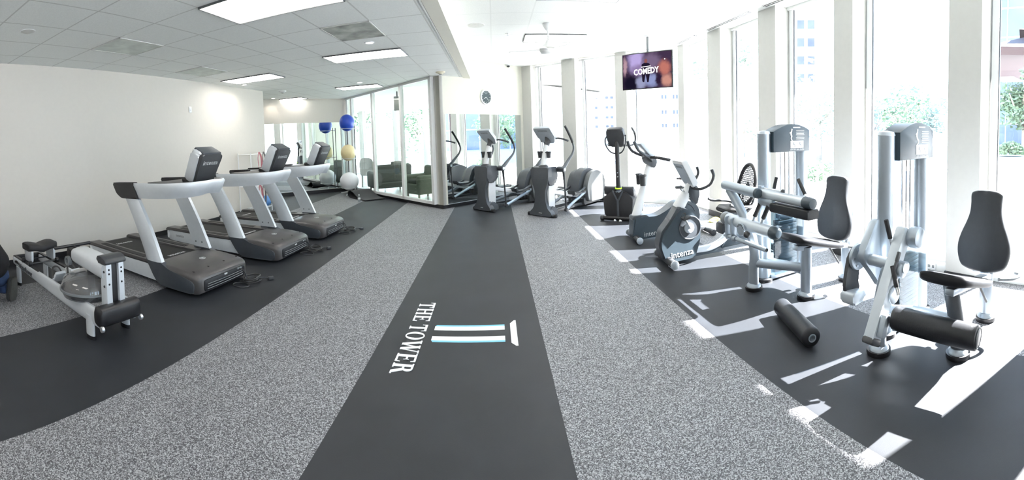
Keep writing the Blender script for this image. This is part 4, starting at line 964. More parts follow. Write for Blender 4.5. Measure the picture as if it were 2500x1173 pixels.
MB().prism(round_poly([(-0.105, -0.13), (0.105, -0.13), (0.115, 0.11), (-0.115, 0.11)], 0.02), 0.019, 0.023, 'yz').xf(cm).build('screen', 'black', c)
stabilizer(t, 0.02, 0.27, 0.058, 0.042, 'charcoal', 'silver_light', 'front_stabilizer')
stabilizer(t, 1.16, 0.26, 0.05, 0.040, 'charcoal', 'charcoal', 'rear_stabilizer', False)
MB().prism([(0.90, 0.05), (0.90, 0.12), (1.16, 0.085), (1.16, 0.03)], -0.04, 0.04, 'xz', bev=.01).build('rear_tube', 'charcoal', t)
MB().tube([(0.74, 0, 0.50), (0.79, 0, 0.62), (0.83, 0, 0.70)], 0.034, 14, 3, flat=(.8, 1)).build('seat_tube', 'steel_blue', t)
MB().box((0.82, 0, 0.695), (0.10, 0.10, 0.05), 0.012, rot=(0, .2, 0)).build('seat_clamp', 'charcoal', t)
MB().cyl((0.83, 0, 0.70), (0.87, 0, 0.83), 0.02).build('seat_post', 'chrome', t)
secs = []
for x, w, z, th in ((0.70, 0.028, 0.862, 0.03), (0.78, 0.040, 0.872, 0.045), (0.86, 0.075, 0.875, 0.055), (0.93, 0.115, 0.885, 0.06), (0.99, 0.10, 0.89, 0.05)):
    secs.append([(x, w * math.cos(a), z - th * .4 + th * .5 * math.sin(a)) for a in [2 * PI * k / 14 for k in range(14)]])
MB().loft(secs).build('saddle', 'black_soft', t, 60)
def crankset(t, x, z, hw, L, ang, pm='charcoal'):
    for s in (-1, 1):
        a = math.radians(ang + (180 if s > 0 else 0)); ex, ez = x + L * math.cos(a), z + L * math.sin(a)
        d = MB().cyl((x, s * hw, z), (x, s * (hw + .025), z), 0.062, seg=26, bev=.006).build('crank_hub', 'silver_light', t)
        MB().tube([(x, s * (hw + .03), z), (ex, s * (hw + .04), ez)], [0.024, 0.018], 10, 2, smooth=False, flat=(1, .6)).build('crank_arm', 'silver_light', t)
        p = MB().box((ex, s * (hw + .10), ez), (0.10, 0.10, 0.030), 0.010, rot=(0, -.25, 0)).build('pedal', 'charcoal', t)
        MB().tube([(ex - .045, s * (hw + .055), ez), (ex - .02, s * (hw + .07), ez + .05), (ex - .02, s * (hw + .13), ez + .05), (ex - .045, s * (hw + .145), ez)], 0.008, 6, 4, flat=(1, .4)).build('pedal_strap', 'black_soft', p)
crankset(t, 0.74, 0.30, 0.11, 0.17, 172)

# ================================================================== RECUMBENT BIKE
t = thing('recumbent_bike', 'recumbent exercise bike with a white patterned mesh backrest', 'exercise bike', (1.88, 4.36, 0), math.radians(-3))
body = [(-0.01, 0.08), (-0.065, 0.24), (-0.03, 0.38), (0.06, 0.48), (0.20, 0.66), (0.30, 0.63), (0.41, 0.52), (0.44, 0.38), (0.43, 0.24), (0.38, 0.10), (0.36, 0.055), (0.05, 0.035)]
b = MB().prism(round_poly(body, [.04, .08, .08, .05, .03, .03, .1, .1, .1, .03, .02, .03], 5), -0.10, 0.10, 'xz', bev=0.03, seg=3).build('housing', 'steel_blue', t, 60)
fr = [(-0.035, 0.07), (-0.085, 0.24), (-0.045, 0.40), (0.05, 0.51), (0.165, 0.68), (0.235, 0.645), (0.11, 0.46), (0.04, 0.35), (0.03, 0.22), (0.06, 0.06)]
MB().prism(round_poly(fr, 0.03, 5), -0.075, 0.075, 'xz', bev=0.03, seg=3).build('front_spine', 'machine_grey', t, 60)
ring = [(0.30 + 0.135 * math.cos(a), -0.1035, 0.42 + 0.135 * math.sin(a)) for a in [2 * PI * k / 30 for k in range(30)]]
MB().tube(ring, 0.008, 8, 2, closed=True).build('cover_rim', 'machine_grey', b)
MB().lathe([(0, 0), (0.115, 0), (0.125, 0.004), (0, 0.004)], (0.30, -0.0995, 0.42), (0, -1, 0), 34).build('cover_disc', 'machine_grey', b)
MB().text('intenza', 0.105, TM((0.20, -0.103, 0.125), (1, 0, 0.10), (-0.10, 0, 1)), 0.0008, 0.95).build('lettering', 'pale_mark', b)
crankset(t, 0.285, 0.42, 0.10, 0.16, 118)
MB().tube([(0.19, 0, 0.64), (0.27, 0, 0.76), (0.37, 0, 0.90)], [0.075, 0.068, 0.06], 18, 4, flat=(0.75, 1)).build('mast', 'white_plastic', t)
cm = Matrix.Translation((0.285, 0, 1.06)) @ Matrix.Rotation(-0.50, 4, 'Y')
c = MB().prism(round_poly([(-0.13, -0.18), (0.13, -0.18), (0.155, 0.0), (0.155, 0.175), (-0.155, 0.175), (-0.155, 0.0)], 0.025), -0.025, 0.045, 'yz', bev=0.014).xf(cm).build('console', 'white_plastic', t)
MB().prism(round_poly([(-0.125, -0.14), (0.125, -0.14), (0.14, 0.135), (-0.14, 0.135)], 0.02), -0.029, -0.024, 'yz').xf(cm).build('console_back', 'silver', c)
MB().prism(round_poly([(-0.125, -0.14), (0.125, -0.14), (0.14, 0.155), (-0.14, 0.155)], 0.02), 0.044, 0.048, 'yz').xf(cm).build('screen', 'black', c)
MB().text('intenza', 0.06, cm @ TM((-0.030, 0, 0.10), (0, -1, 0), (0, 0, 1)), 0.0006).build('lettering', 'grey_plastic', c)
MB().prism(round_poly([(0.30, 0.80), (0.34, 0.93), (0.44, 0.90), (0.46, 0.80), (0.42, 0.66)], 0.03), -0.05, 0.05, 'xz', bev=.02).build('console_neck', 'machine_grey', t)
for s in (-1, 1):
    MB().tube([(0.36, s * 0.03, 0.88), (0.42, s * 0.16, 0.875), (0.52, s * 0.21, 0.93), (0.565, s * 0.21, 1.02), (0.545, s * 0.20, 1.10)], [0.02, 0.018, 0.017, 0.018, 0.019], 12, 5).build('handlebar', 'charcoal', t)
MB().tube([(0.30, 0, 0.80), (0.24, -0.06, 0.85), (0.18, -0.10, 0.90)], 0.014, 8, 4).build('adjuster_stem', 'chrome', t)
MB().box((0.165, -0.105, 0.905), (0.085, 0.05, 0.035), 0.012).build('adjuster_knob', 'charcoal', t)
stabilizer(t, 0.03, 0.27, 0.062, 0.045, 'charcoal', 'silver_light', 'front_stabilizer')
# long base, pale curved rail, seat
MB().prism([(0.34, 0.045), (0.34, 0.13), (1.42, 0.16), (1.42, 0.07)], -0.045, 0.045, 'xz', bev=0.012).build('base_beam', 'steel_blue', t)
MB().tube([(0.40, -0.01, 0.115), (0.60, -0.01, 0.12), (0.80, -0.01, 0.20), (0.92, -0.01, 0.36), (0.98, -0.01, 0.50)], 0.045, 12, 5, flat=(1.3, .8)).build('seat_rail', 'silver_light', t)
MB().prism(round_poly([(0.72, 0.09), (0.90, 0.30), (0.98, 0.52), (1.12, 0.52), (1.22, 0.30), (1.40, 0.12)], 0.05), -0.06, 0.06, 'xz', bev=.02).build('seat_frame', 'steel_blue', t)
stabilizer(t, 1.40, 0.26, 0.055, 0.042, 'charcoal', 'charcoal', 'rear_stabilizer', False)
secs = []
for x, w, zt, th in ((0.78, 0.15, 0.585, 0.05), (0.84, 0.20, 0.615, 0.08), (0.95, 0.215, 0.605, 0.085), (1.06, 0.21, 0.605, 0.085), (1.13, 0.18, 0.62, 0.06)):
    secs.append([(x, w * math.copysign(abs(math.cos(a)) ** .6, math.cos(a)), zt - th * .5 + th * .5 * math.copysign(abs(math.sin(a)) ** .7, math.sin(a))) for a in [2 * PI * k / 24 for k in range(24)]])
MB().loft(secs).build('seat', 'black_soft', t, 60)
# backrest frame with mesh
bmx = Matrix.Translation((1.16, 0, 0.86)) @ Matrix.Rotation(0.20, 4, 'Y')
def bo(a, k=1.0):
    y, z = 0.185 * math.cos(a), 0.255 * math.sin(a); return (y * k * (1.0 if z > 0 else 1.08), z * k)
outer = [bo(2 * PI * k / 40) for k in range(40)]
MB().tube([(0.0, y, z) for y, z in outer], 0.026, 10, 2, closed=True, flat=(1, 1)).xf(bmx).build('backrest_frame', 'black', t, 60)
hole = []
random.seed(4)
mesh_b = MB()
ins = lambda y, z, k=1.0: (y / (.180 * k)) ** 2 + (z / (.248 * k)) ** 2 < 1
for r in range(-10, 11):
    z = r * 0.0245; hw = .182 * math.sqrt(max(0, 1 - (z / .252) ** 2))
    if hw > .03: mesh_b.box((0.012, 0, z), (0.006, 2 * hw, 0.0105))
    for q in range(-7, 8):
        y = q * 0.030 + (0.015 if r % 2 else 0)
        if ins(y, z + .012): mesh_b.box((0.0121, y, z + 0.01225), (0.0055, 0.012, 0.0145))
mesh_b.prism([(.038 * math.cos(a), .034 * math.sin(a)) for a in [2 * PI * k / 16 for k in range(16)]], 0.010, 0.0165, 'yz')
mesh_b.xf(bmx).build('backrest_mesh', 'charcoal', t)
for s in (-1, 1):
    MB().tube([(1.10, s * 0.12, 0.56), (1.17, s * 0.13, 0.66), (1.19, s * 0.13, 0.80)], 0.016, 8, 4).build('backrest_bracket', 'charcoal', t)
    MB().tube([(1.12, s * 0.16, 0.58), (1.00, s * 0.27, 0.62), (0.82, s * 0.285, 0.64), (0.74, s * 0.285, 0.67)], [0.015, 0.016, 0.018, 0.02], 10, 5).build('seat_handle', 'charcoal', t)
# ================================================================== LEG MACHINES (origin at the seat post foot, +x = towards the window)
def foot_post(t, x, y, path, r=0.048, name='post', m='silver'):
    p = MB().tube([(x, y, 0.03)] + path, r, 18, 5, flat=(1.15, 0.9)).build(name, m, t, 60)
    MB().lathe([(0, 0), (0.082, 0), (0.086, 0.012), (0.084, 0.034), (0.05, 0.038), (0, 0.038)], (x, y, 0), (0, 0, 1), 30).build('rubber_foot', 'black', p)
    MB().lathe([(0.072, 0.034), (0.068, 0.050), (0.052, 0.066), (0, 0.066)], (x, y, 0), (0, 0, 1), 30).build('collar', 'silver', p)
    return p
def back_pad(t, mx):
    prof = [(-0.31, 0.145), (-0.28, 0.192), (-0.20, 0.222), (-0.12, 0.225), (-0.03, 0.200), (0.06, 0.162), (0.14, 0.138), (0.22, 0.134), (0.285, 0.136), (0.31, 0.112)]
    out = [(p.x, p.y) for p in cr_path([(w, z) for z, w in prof] + [(0.05, 0.322), (-0.05, 0.322)] + [(-w, z) for z, w in prof[::-1]] + [(-0.06, -0.328), (0.06, -0.328)], 4, True)]
    secs = []
    for x, k in ((-0.036, 0.0), (-0.036, 0.86), (-0.032, 0.94), (-0.018, 0.99), (0.0, 1.0), (0.018, 0.99), (0.032, 0.94), (0.036, 0.86), (0.036, 0.0)):
        secs.append([(x, p[0] * (k + (1 - k) * (0.3 if k else 0)), p[1] * (k + (1 - k) * (0.5 if k else 0))) for p in out])
    o = MB().loft(secs[1:-1]).xf(mx).build('back_pad', 'pad_vinyl', t, 60)
    MB().prism(round_poly([(-0.09, -0.22), (0.09, -0.22), (0.08, 0.12), (-0.08, 0.12)], 0.02), 0.03, 0.05, 'yz').xf(mx).build('backing_plate', 'silver', o)
    return o
def seat_pad(t, dx=0.0, dz=0.0):
    secs = []
    for x, w, zt, th in ((-0.175, 0.150, 0.600, 0.04), (-0.16, 0.168, 0.615, 0.075), (-0.05, 0.172, 0.588, 0.075), (0.14, 0.165, 0.530, 0.068), (0.30, 0.155, 0.487, 0.065), (0.39, 0.140, 0.466, 0.055), (0.405, 0.120, 0.458, 0.04)):
        x += dx; zt += dz * (0.5 - (x - dx) * 1.6)
        secs.append([(x, w * math.copysign(abs(math.cos(a)) ** .5, math.cos(a)), zt - th * .5 + th * .5 * math.copysign(abs(math.sin(a)) ** .6, math.sin(a))) for a in [2 * PI * k / 28 for k in range(28)]])
    MB().loft(secs).build('seat_pad', 'seat_vinyl', t, 60)
def tower(t, title, fig):
    ty = 0.60
    for x, z, nm in ((-0.02, 1.51, 'front_upright'), (0.50, 1.50, 'rear_upright')):
        u = MB().tube([(x, ty, 0.03), (x, ty, 0.8), (x, ty, z)], 0.062, 20, 2, flat=(1.0, 1.15)).build(nm, 'silver', t, 60)
        MB().lathe([(0, 0), (0.085, 0), (0.085, 0.03), (0.065, 0.045), (0, 0.045)], (x, ty, 0), (0, 0, 1), 28).build('rubber_foot', 'black', u)
        MB().lathe([(0.064, 0.0), (0.066, 0.006), (0.055, 0.03), (0.0, 0.04)], (x, ty, z), (0, 0, 1), 24, (1.15, 1.0)).build('end_cap', 'silver_light', u)
    n = 12; arch = [(0.04, 1.325), (0.545, 1.325)] + [(0.545 - 0.505 * k / n, 1.545 + 0.09 * math.sin(PI * (0.10 + 0.86 * k / n)) - 0.02) for k in range(n + 1)]
    h = MB().prism(arch, ty - 0.085, ty + 0.085, 'xz', bev=0.008).build('head_shroud', 'placard', t)
    yf = ty - 0.0865
    # placard: figure, text lines, picture box, title
    def bx(x, z, w, hh): return MB().box((x, yf, z), (w, 0.002, hh))
    for k, (w) in enumerate((0.115, 0.12, 0.11, 0.12, 0.10, 0.12, 0.115)): bx(0.405, 1.545 - k * 0.0145, w, 0.0055).build('text_line', 'pale_mark', h)
    bx(0.355, 1.580, 0.10, 0.009).build('heading_bar', 'white_mark', h)
    mb = MB()
    mb.tube([(0.285, yf, 1.545), (0.275, yf, 1.515), (0.285, yf, 1.485)], [0.008, 0.010, 0.009], 8, 3, flat=(.15, 1))
    mb.build('figure_torso', 'white_mark', h)
    MB().tube([(0.285, yf, 1.487), (0.292 + fig * .014, yf, 1.462), (0.285 - fig * .010, yf, 1.437)], [0.008, 0.007, 0.005], 8, 3, flat=(.15, 1)).build('figure_leg', 'white_mark', h)
    MB().ball((0.287, yf, 1.556), (0.009, 0.0015, 0.010), 12).build('figure_head', 'white_mark', h)
    MB().tube([(0.275, yf, 1.53), (0.255, yf, 1.52)], 0.005, 6, 2, smooth=False, flat=(.2, 1)).build('figure_arm', 'white_mark', h)
    bx(0.36, 1.400, 0.185, 0.078).build('picture_panel', 'white_mark', h)
    for x in (0.315, 0.402):
        MB().tube([(x, yf - .0015, 1.424), (x - .004, yf - .0015, 1.402), (x + .012, yf - .0015, 1.395), (x + .010, yf - .0015, 1.372)], [0.006, 0.007, 0.005, 0.004], 6, 3, flat=(.2, 1)).build('picture_figure', 'grey_plastic', h)
    MB().text(title, 0.020, TM((0.36, yf - .001, 1.347), (1, 0, 0), (0, 0, 1)), 0.0005, 1.2).build('lettering', 'white_mark', h)
    # guide rods, weight stack, cover, base
    for x in (0.20, 0.32): MB().cyl((x, ty, 0.06), (x, ty, 1.34), 0.009, seg=10).build('guide_rod', 'chrome', t)
    MB().cyl((0.26, ty, 0.66), (0.26, ty, 1.34), 0.004, seg=8).build('cable', 'black', t)
    st = MB()
    for k in range(15):
        MB().box((0.26, ty, 0.105 + k * 0.034), (0.24, 0.105, 0.031), 0.003).build('weight_plate', 'charcoal', t)
    MB().box((0.26, ty, 0.640), (0.20, 0.08, 0.05), 0.008).build('top_plate', 'machine_grey', t)
    MB().prism(round_poly([(0.05, 0.06), (0.44, 0.06), (0.44, 0.70), (0.05, 0.70)], 0.01), ty - 0.088, ty - 0.080, 'xz').build('front_cover', 'weight_cover', t)
    MB().prism(round_poly([(0.05, 0.06), (0.44, 0.06), (0.44, 0.70), (0.05, 0.70)], 0.01), ty + 0.080, ty + 0.088, 'xz').build('rear_cover', 'weight_cover', t)
    MB().box((0.24, ty, 0.045), (0.46, 0.15, 0.05), 0.01).build('base_beam', 'silver', t)
def grip(t, a, b, r=0.0165):
    a, b = Vector(a), Vector(b); k = (b - a)
    g = MB().cyl(a, b, r, seg=14, bev=.004).build('hand_grip', 'black_soft', t)
    MB().cyl(a - k * .35, a, r * .7, seg=12).build('grip_stem', 'chrome', g)
    return g
def common(t, dx, dz):
    # rear post, seat rail, adjuster arms, low links
    foot_post(t, 0.60, 0.03, [(0.60, 0.03, 0.22), (0.60, 0.03, 0.42)], 0.05, 'rear_post')
    MB().box((0.27, 0.015, 0.425), (0.80, 0.075, 0.05), 0.012, rot=(0, 0.16, 0)).build('seat_rail', 'silver', t)
    for s in (-1, 1):
        MB().tube([(0.52, 0.03 + s * 0.07, 0.42), (0.565, 0.03 + s * 0.07, 0.60), (0.60, 0.03 + s * 0.07, 0.70)], 0.017, 10, 3, flat=(1.2, .7)).build('pad_arm', 'silver_light', t)
    MB().box((0.60, 0.03, 0.70), (0.03, 0.20, 0.05), 0.006).build('pad_bracket', 'silver_light', t)
    MB().cyl((0.26, -0.02, 0.46), (0.40, -0.05, 0.24), 0.010, seg=10).build('gas_spring', 'charcoal', t)
    sh = MB().tube([(0.44, -0.13, 0.41), (0.52, -0.22, 0.40), (0.62, -0.25, 0.40), (0.66, -0.20, 0.40)], 0.014, 10, 5).build('seat_handle', 'grey_plastic', t)
    MB().tube([(0.02, 0.02, 0.235), (0.01, 0.30, 0.235), (-0.015, 0.56, 0.20)], 0.036, 12, 3, flat=(.9, 1.2)).build('tower_link', 'silver', t)
    seat_pad(t, dx, dz)

# ---- leg extension (nearest on the right)
t = thing('leg_extension_machine', 'silver leg extension machine nearest the camera, with a thick black shin roller', 'gym machine', (2.51, 1.16, 0))
common(t, -0.09, 0.055); tower(t, 'LEG EXTENSION', 1)
back_pad(t, Matrix.Translation((0.555, 0.03, 0.755)) @ Matrix.Rotation(0.16, 4, 'Y'))
foot_post(t, 0, 0, [(0.0, 0.0, 0.14), (0.015, 0.04, 0.32), (0.05, 0.09, 0.47)], 0.05, 'seat_post', 'machine_grey')
foot_post(t, -0.25, 0.49, [(-0.25, 0.49, 0.22), (-0.235, 0.47, 0.42), (-0.20, 0.44, 0.60)], 0.05, 'front_post')
MB().tube([(-0.235, 0.44, 0.235), (-0.12, 0.22, 0.235), (0.0, 0.02, 0.235)], 0.036, 12, 3, flat=(.9, 1.2)).build('cross_tube', 'silver', t)
# pivot axle with end disc and swinging counterweight arm
MB().cyl((-0.20, 0.30, 0.625), (-0.20, 0.74, 0.625), 0.040, seg=22).build('pivot_axle', 'silver', t)
d = MB().cyl((-0.20, 0.70, 0.625), (-0.20, 0.73, 0.625), 0.098, seg=34, bev=.008).build('pivot_disc', 'silver', t)
for k in range(6):
    a = k * PI / 3; MB().cyl((-0.20 + .07 * math.cos(a), 0.694, 0.625 + .07 * math.sin(a)), (-0.20 + .07 * math.cos(a), 0.70, 0.625 + .07 * math.sin(a)), 0.009, seg=8).build('bolt', 'chrome', d)
MB().prism(round_poly([(-0.27, 0.66), (-0.16, 0.71), (-0.11, 0.60), (-0.19, 0.47), (-0.15, 0.35), (-0.25, 0.30), (-0.33, 0.39), (-0.31, 0.50)], 0.04), 0.735, 0.765, 'xz', bev=0.01).build('counter_arm', 'charcoal', t)
MB().prism(round_poly([(-0.33, 0.40), (-0.17, 0.38), (-0.19, 0.31), (-0.33, 0.30)], 0.03), 0.66, 0.78, 'xz', bev=0.02).build('counterweight', 'silver_light', t)
MB().prism(round_poly([(-0.30, 0.66), (-0.12, 0.92), (0.02, 0.84), (0.06, 0.45), (-0.04, 0.35), (-0.16, 0.50)], 0.06), 0.60, 0.66, 'xz', bev=0.012).build('cam_plate', 'silver', t)
# lever arm
def lever_box(a, b, w, h, y):
    a, b = Vector((a[0], 0, a[1])), Vector((b[0], 0, b[1])); dd = (b - a).normalized(); n = Vector((-dd.z, 0, dd.x)) * h / 2
    P = [a + n, b + n, b - n, a - n]; return MB().prism(round_poly([(p.x, p.z) for p in P], 0.012), y - w / 2, y + w / 2, 'xz', bev=0.012)
lv = lever_box((-0.09, 0.86), (-0.47, 0.20), 0.075, 0.095, 0.39).build('lever_arm', 'silver_light', t)
lever_box((-0.455, 0.225), (-0.478, 0.185), 0.08, 0.10, 0.39).build('lever_end_cap', 'charcoal', lv)
MB().cyl((-0.06, 0.27, 0.80), (-0.06, 0.36, 0.80), 0.075, seg=30, bev=.02).build('stop_disc', 'silver', lv)
MB().cyl((-0.215, 0.31, 0.605), (-0.215, 0.35, 0.605), 0.052, seg=26, bev=.012).build('pivot_cap', 'silver', lv)
MB().cyl((-0.275, 0.34, 0.455), (-0.275, 0.36, 0.455), 0.062, seg=26, bev=.005).build('index_plate', 'silver', lv)
for (dx, z) in ((-0.235, 0.70), (-0.265, 0.64)): MB().box((dx, 0.345, z), (0.03, 0.02, 0.07), 0.006, rot=(0, .5, 0)).build('latch', 'charcoal', lv)
grip(t, (-0.19, 0.44, 0.80), (-0.215, 0.46, 0.935))
grip(t, (-0.30, 0.31, 0.52), (-0.28, 0.36, 0.65))
# shin roller
MB().box((-0.42, 0.33, 0.30), (0.06, 0.05, 0.14), 0.012, rot=(0, .4, 0)).build('roller_bracket', 'silver', lv)
rl = MB().lathe([(0, 0), (0.062, 0.0), (0.075, 0.012), (0.077, 0.05), (0.077, 0.52), (0.073, 0.562), (0.05, 0.572), (0, 0.572)], (-0.345, 0.30, 0.340), (0.10, -1, -0.035), 32).build('shin_roller', 'vinyl', t, 50)
MB().cyl((-0.36, 0.42, 0.345), (-0.345, 0.29, 0.340), 0.020, seg=14).build('roller_spindle', 'chrome', rl)
mb = MB(); ring = [(0.058 * math.cos(a), 0.058 * math.sin(a)) for a in [2 * PI * k / 26 for k in range(26)]]
q = Vector((0.10, -1, -0.035)).normalized(); e = Vector((-0.345, 0.30, 0.340)) + q * 0.571
ux = q.orthogonal().normalized(); uy = q.cross(ux)
MB().tube([tuple(e + ux * p[0] + uy * p[1]) for p in ring], 0.003, 6, 1, closed=True).build('end_seam', 'machine_grey', rl)

# ---- seated leg curl
t = thing('leg_curl_machine', 'silver seated leg curl machine between the recumbent bike and the leg extension', 'gym machine', (2.571, 2.71, 0))
common(t, -0.02, 0.015); tower(t, 'SEATED LEG CURL', -1)
back_pad(t, Matrix.Translation((0.50, 0.085, 0.765)) @ Matrix.Rotation(0.13, 4, 'Y'))
foot_post(t, 0, 0, [(0, 0, 0.25), (0, 0, 0.48)], 0.052, 'seat_post')
foot_post(t, -0.25, 0.475, [(-0.25, 0.475, 0.20), (-0.25, 0.46, 0.36), (-0.25, 0.50, 0.50), (-0.25, 0.56, 0.60)], 0.05, 'front_post')
MB().tube([(-0.245, 0.44, 0.27), (-0.12, 0.22, 0.275), (0.0, 0.02, 0.28)], 0.038, 12, 3, flat=(.9, 1.2)).build('cross_tube', 'silver', t)
# lower pivot tube and ends
pv = MB().cyl((-0.29, 0.88, 0.635), (-0.29, 0.12, 0.635), 0.058, seg=26).build('pivot_tube', 'silver_light', t)
MB().cyl((-0.29, 0.85, 0.635), (-0.29, 0.935, 0.635), 0.065, seg=26, bev=.015).build('end_cap', 'grey_plastic', pv)
MB().lathe([(0, -0.02), (0.057, -0.02), (0.061, 0.02), (0.056, 0.05), (0.035, 0.075), (0, 0.08)], (-0.29, 0.12, 0.635), (0, -1, 0), 30).build('pivot_dome', 'steel_blue', pv)
dd = MB().cyl((-0.355, 0.52, 0.60), (-0.375, 0.52, 0.60), 0.062, seg=30, bev=.005).build('index_plate', 'silver', t)
for k in range(5):
    a = 0.6 + k * 0.5; MB().cyl((-0.375, 0.52 + .045 * math.cos(a), 0.60 + .045 * math.sin(a)), (-0.377, 0.52 + .045 * math.cos(a), 0.60 + .045 * math.sin(a)), 0.007, seg=8).build('index_hole', 'black', dd)
MB().cyl((-0.37, 0.46, 0.605), (-0.43, 0.34, 0.60), 0.016, seg=12).build('latch_pin', 'chrome', t)
MB().ball((-0.435, 0.325, 0.60), (0.032, 0.032, 0.032), 18).build('latch_knob', 'black', t)
for y in (0.80, 0.70): MB().prism(round_poly([(-0.37, 0.68), (-0.30, 0.68), (-0.31, 0.44), (-0.36, 0.44)], 0.02), y - .012, y + .012, 'xz', bev=.003).build('lever_plate', 'silver', t)
rod = MB().cyl((-0.335, 0.86, 0.475), (-0.335, 0.16, 0.475), 0.021, seg=18).build('roller_spindle', 'silver', t)
MB().cyl((-0.335, 0.70, 0.475), (-0.335, 0.645, 0.475), 0.032, seg=20, bev=.005).build('spindle_collar', 'silver', rod)
MB().cyl((-0.335, 0.161, 0.475), (-0.335, 0.156, 0.475), 0.015, seg=16).build('spindle_bore', 'black', rod)
# counterweight block to the left, behind
MB().prism(round_poly([(-0.30, 0.56), (-0.10, 0.60), (-0.08, 0.50), (-0.30, 0.44)], 0.02), 0.97, 1.10, 'xz', bev=.015).build('counterweight', 'charcoal', t)
# thigh hold-down: diagonal strut, two tubes, pad
MB().tube([(-0.25, 0.56, 0.60), (-0.26, 0.70, 0.78), (-0.27, 0.86, 0.94)], 0.045, 16, 3, flat=(1, 1.1)).build('diagonal_strut', 'silver', t)
b1 = MB().cyl((-0.30, 0.91, 0.985), (-0.30, 0.345, 0.965), 0.047, seg=26).build('upper_tube', 'silver', t)
MB().lathe([(0, 0), (0.050, 0), (0.050, 0.018), (0.040, 0.03), (0, 0.034)], (-0.30, 0.345, 0.965), (0, -1, -0.03), 26).build('end_cap', 'steel_blue', b1)
b2 = MB().cyl((-0.22, 0.50, 0.955), (-0.22, -0.26, 0.945), 0.045, seg=26).build('pad_tube', 'silver_light', t)
MB().lathe([(0, 0), (0.050, 0), (0.052, 0.06), (0.045, 0.10), (0, 0.105)], (-0.22, -0.22, 0.945), (0, -1, -0.01), 26).build('end_cap', 'steel_blue', b2)
MB().prism(round_poly([(-0.285, 0.812), (-0.155, 0.812), (-0.155, 0.895), (-0.285, 0.895)], 0.012), -0.32, 0.18, 'xz', bev=0.015, seg=3).build('thigh_pad', 'vinyl', t, 60)
for y in (0.33, 0.20):
    ln = MB().cyl((-0.25, y, 0.92), (-0.30, y + .10, 0.66), 0.013, seg=12).build('link_rod', 'silver_light', t)
    MB().cyl((-0.262, y + .02, 0.86), (-0.285, y + .075, 0.735), 0.021, seg=14, bev=.004).build('link_grip', 'black_soft', ln)
MB().box((-0.25, 0.26, 0.885), (0.05, 0.20, 0.07), 0.01).build('hinge_block', 'silver', t)
MB().cyl((-0.20, 0.44, 1.0), (-0.20, 0.10, 1.0), 0.010, seg=10).build('adjuster_bar', 'chrome', t)
MB().ball((-0.20, 0.09, 1.0), 0.022, 14).build('adjuster_knob', 'charcoal', t)
MB().box((-0.21, 0.40, 1.0), (0.05, 0.05, 0.05), 0.008).build('adjuster_block', 'silver', t)
grip(t, (-0.10, 0.34, 0.99), (-0.08, 0.325, 1.10)); grip(t, (-0.17, -0.17, 1.0), (-0.15, -0.06, 1.12))

# ---- loose foam roller on the floor
t = thing('foam_roller', 'black padded roller lying loose on the floor in front of the leg machines', 'roller', (2.085, 2.32, 0.072))
dv = Vector((1.985 - 2.165, 2.10 - 2.66, 0)); L = dv.length; dv.normalize()
prof = [(0.030, 0.0), (0.058, 0.0), (0.070, 0.012), (0.072, 0.03), (0.072, L - .03), (0.070, L - .012), (0.058, L), (0.030, L)]
MB().lathe(prof, tuple(-dv * L / 2), tuple(dv), 34).build('foam_sleeve', 'vinyl', t, 50)
MB().lathe([(0.022, -0.004), (0.030, -0.004), (0.030, L + .004), (0.022, L + .004), (0.022, L - .05), (0, L - .05)], tuple(-dv * L / 2), tuple(dv), 26).build('core_tube', 'silver', t)

# ---- yellow band bundle by the column
t = thing('floor_band', 'small bundle of yellow bands on the floor beside the column base', 'resistance band', (3.55, 5.93, 0))
for k in range(3): MB().tube([(-0.12, -0.02 + .03 * k, 0.02), (0.0, 0.05, 0.035 + .016 * k), (0.10, 0.02 * k, 0.025), (0.02, -0.06, 0.02 + .01 * k)], 0.014, 8, 5, closed=True, flat=(1, .6)).build('band', 'yellow', t)
# ================================================================== TELEVISION
TV_C = Vector((2.80, 7.12, 2.685)); tz = math.atan2(-0.70, 0.71)
t = thing('television', 'flat television hung from the ceiling, showing a COMEDY title', 'television', (TV_C.x, TV_C.y, TV_C.z), math.radians(-47))
W_, H_ = 1.03, 0.675
MB().box((0, 0.02, 0), (W_, 0.045, H_), 0.008).build('bezel', 'black', t)
MB().box((0, 0.06, 0), (W_ * .7, 0.05, H_ * .6), 0.02).build('back_cover', 'charcoal', t)
sc_m = bpy.data.materials.new('tv_picture'); sc_m.use_nodes = True
n = sc_m.node_tree.nodes; l = sc_m.node_tree.links; n.clear()
mo = n.new('ShaderNodeOutputMaterial'); em = n.new('ShaderNodeEmission'); tc = n.new('ShaderNodeTexCoord'); nz = n.new('ShaderNodeTexNoise')
nz.inputs['Scale'].default_value = 9; nz.inputs['Detail'].default_value = 4; l.new(tc.outputs['Object'], nz.inputs['Vector'])
def vm(op, a, b):
    q = n.new('ShaderNodeVectorMath'); q.operation = op
    for i, z in enumerate((a, b)):
        if isinstance(z, tuple): q.inputs[i].default_value = z
        else: l.new(z, q.inputs[i])
    return q
wob = vm('MULTIPLY', nz.outputs['Color'], (0.12, 0.0, 0.12)); pos = vm('ADD', tc.outputs['Object'], wob.outputs[0]); pos = vm('SUBTRACT', pos.outputs[0], (0.06, 0, 0.06))
cur = None
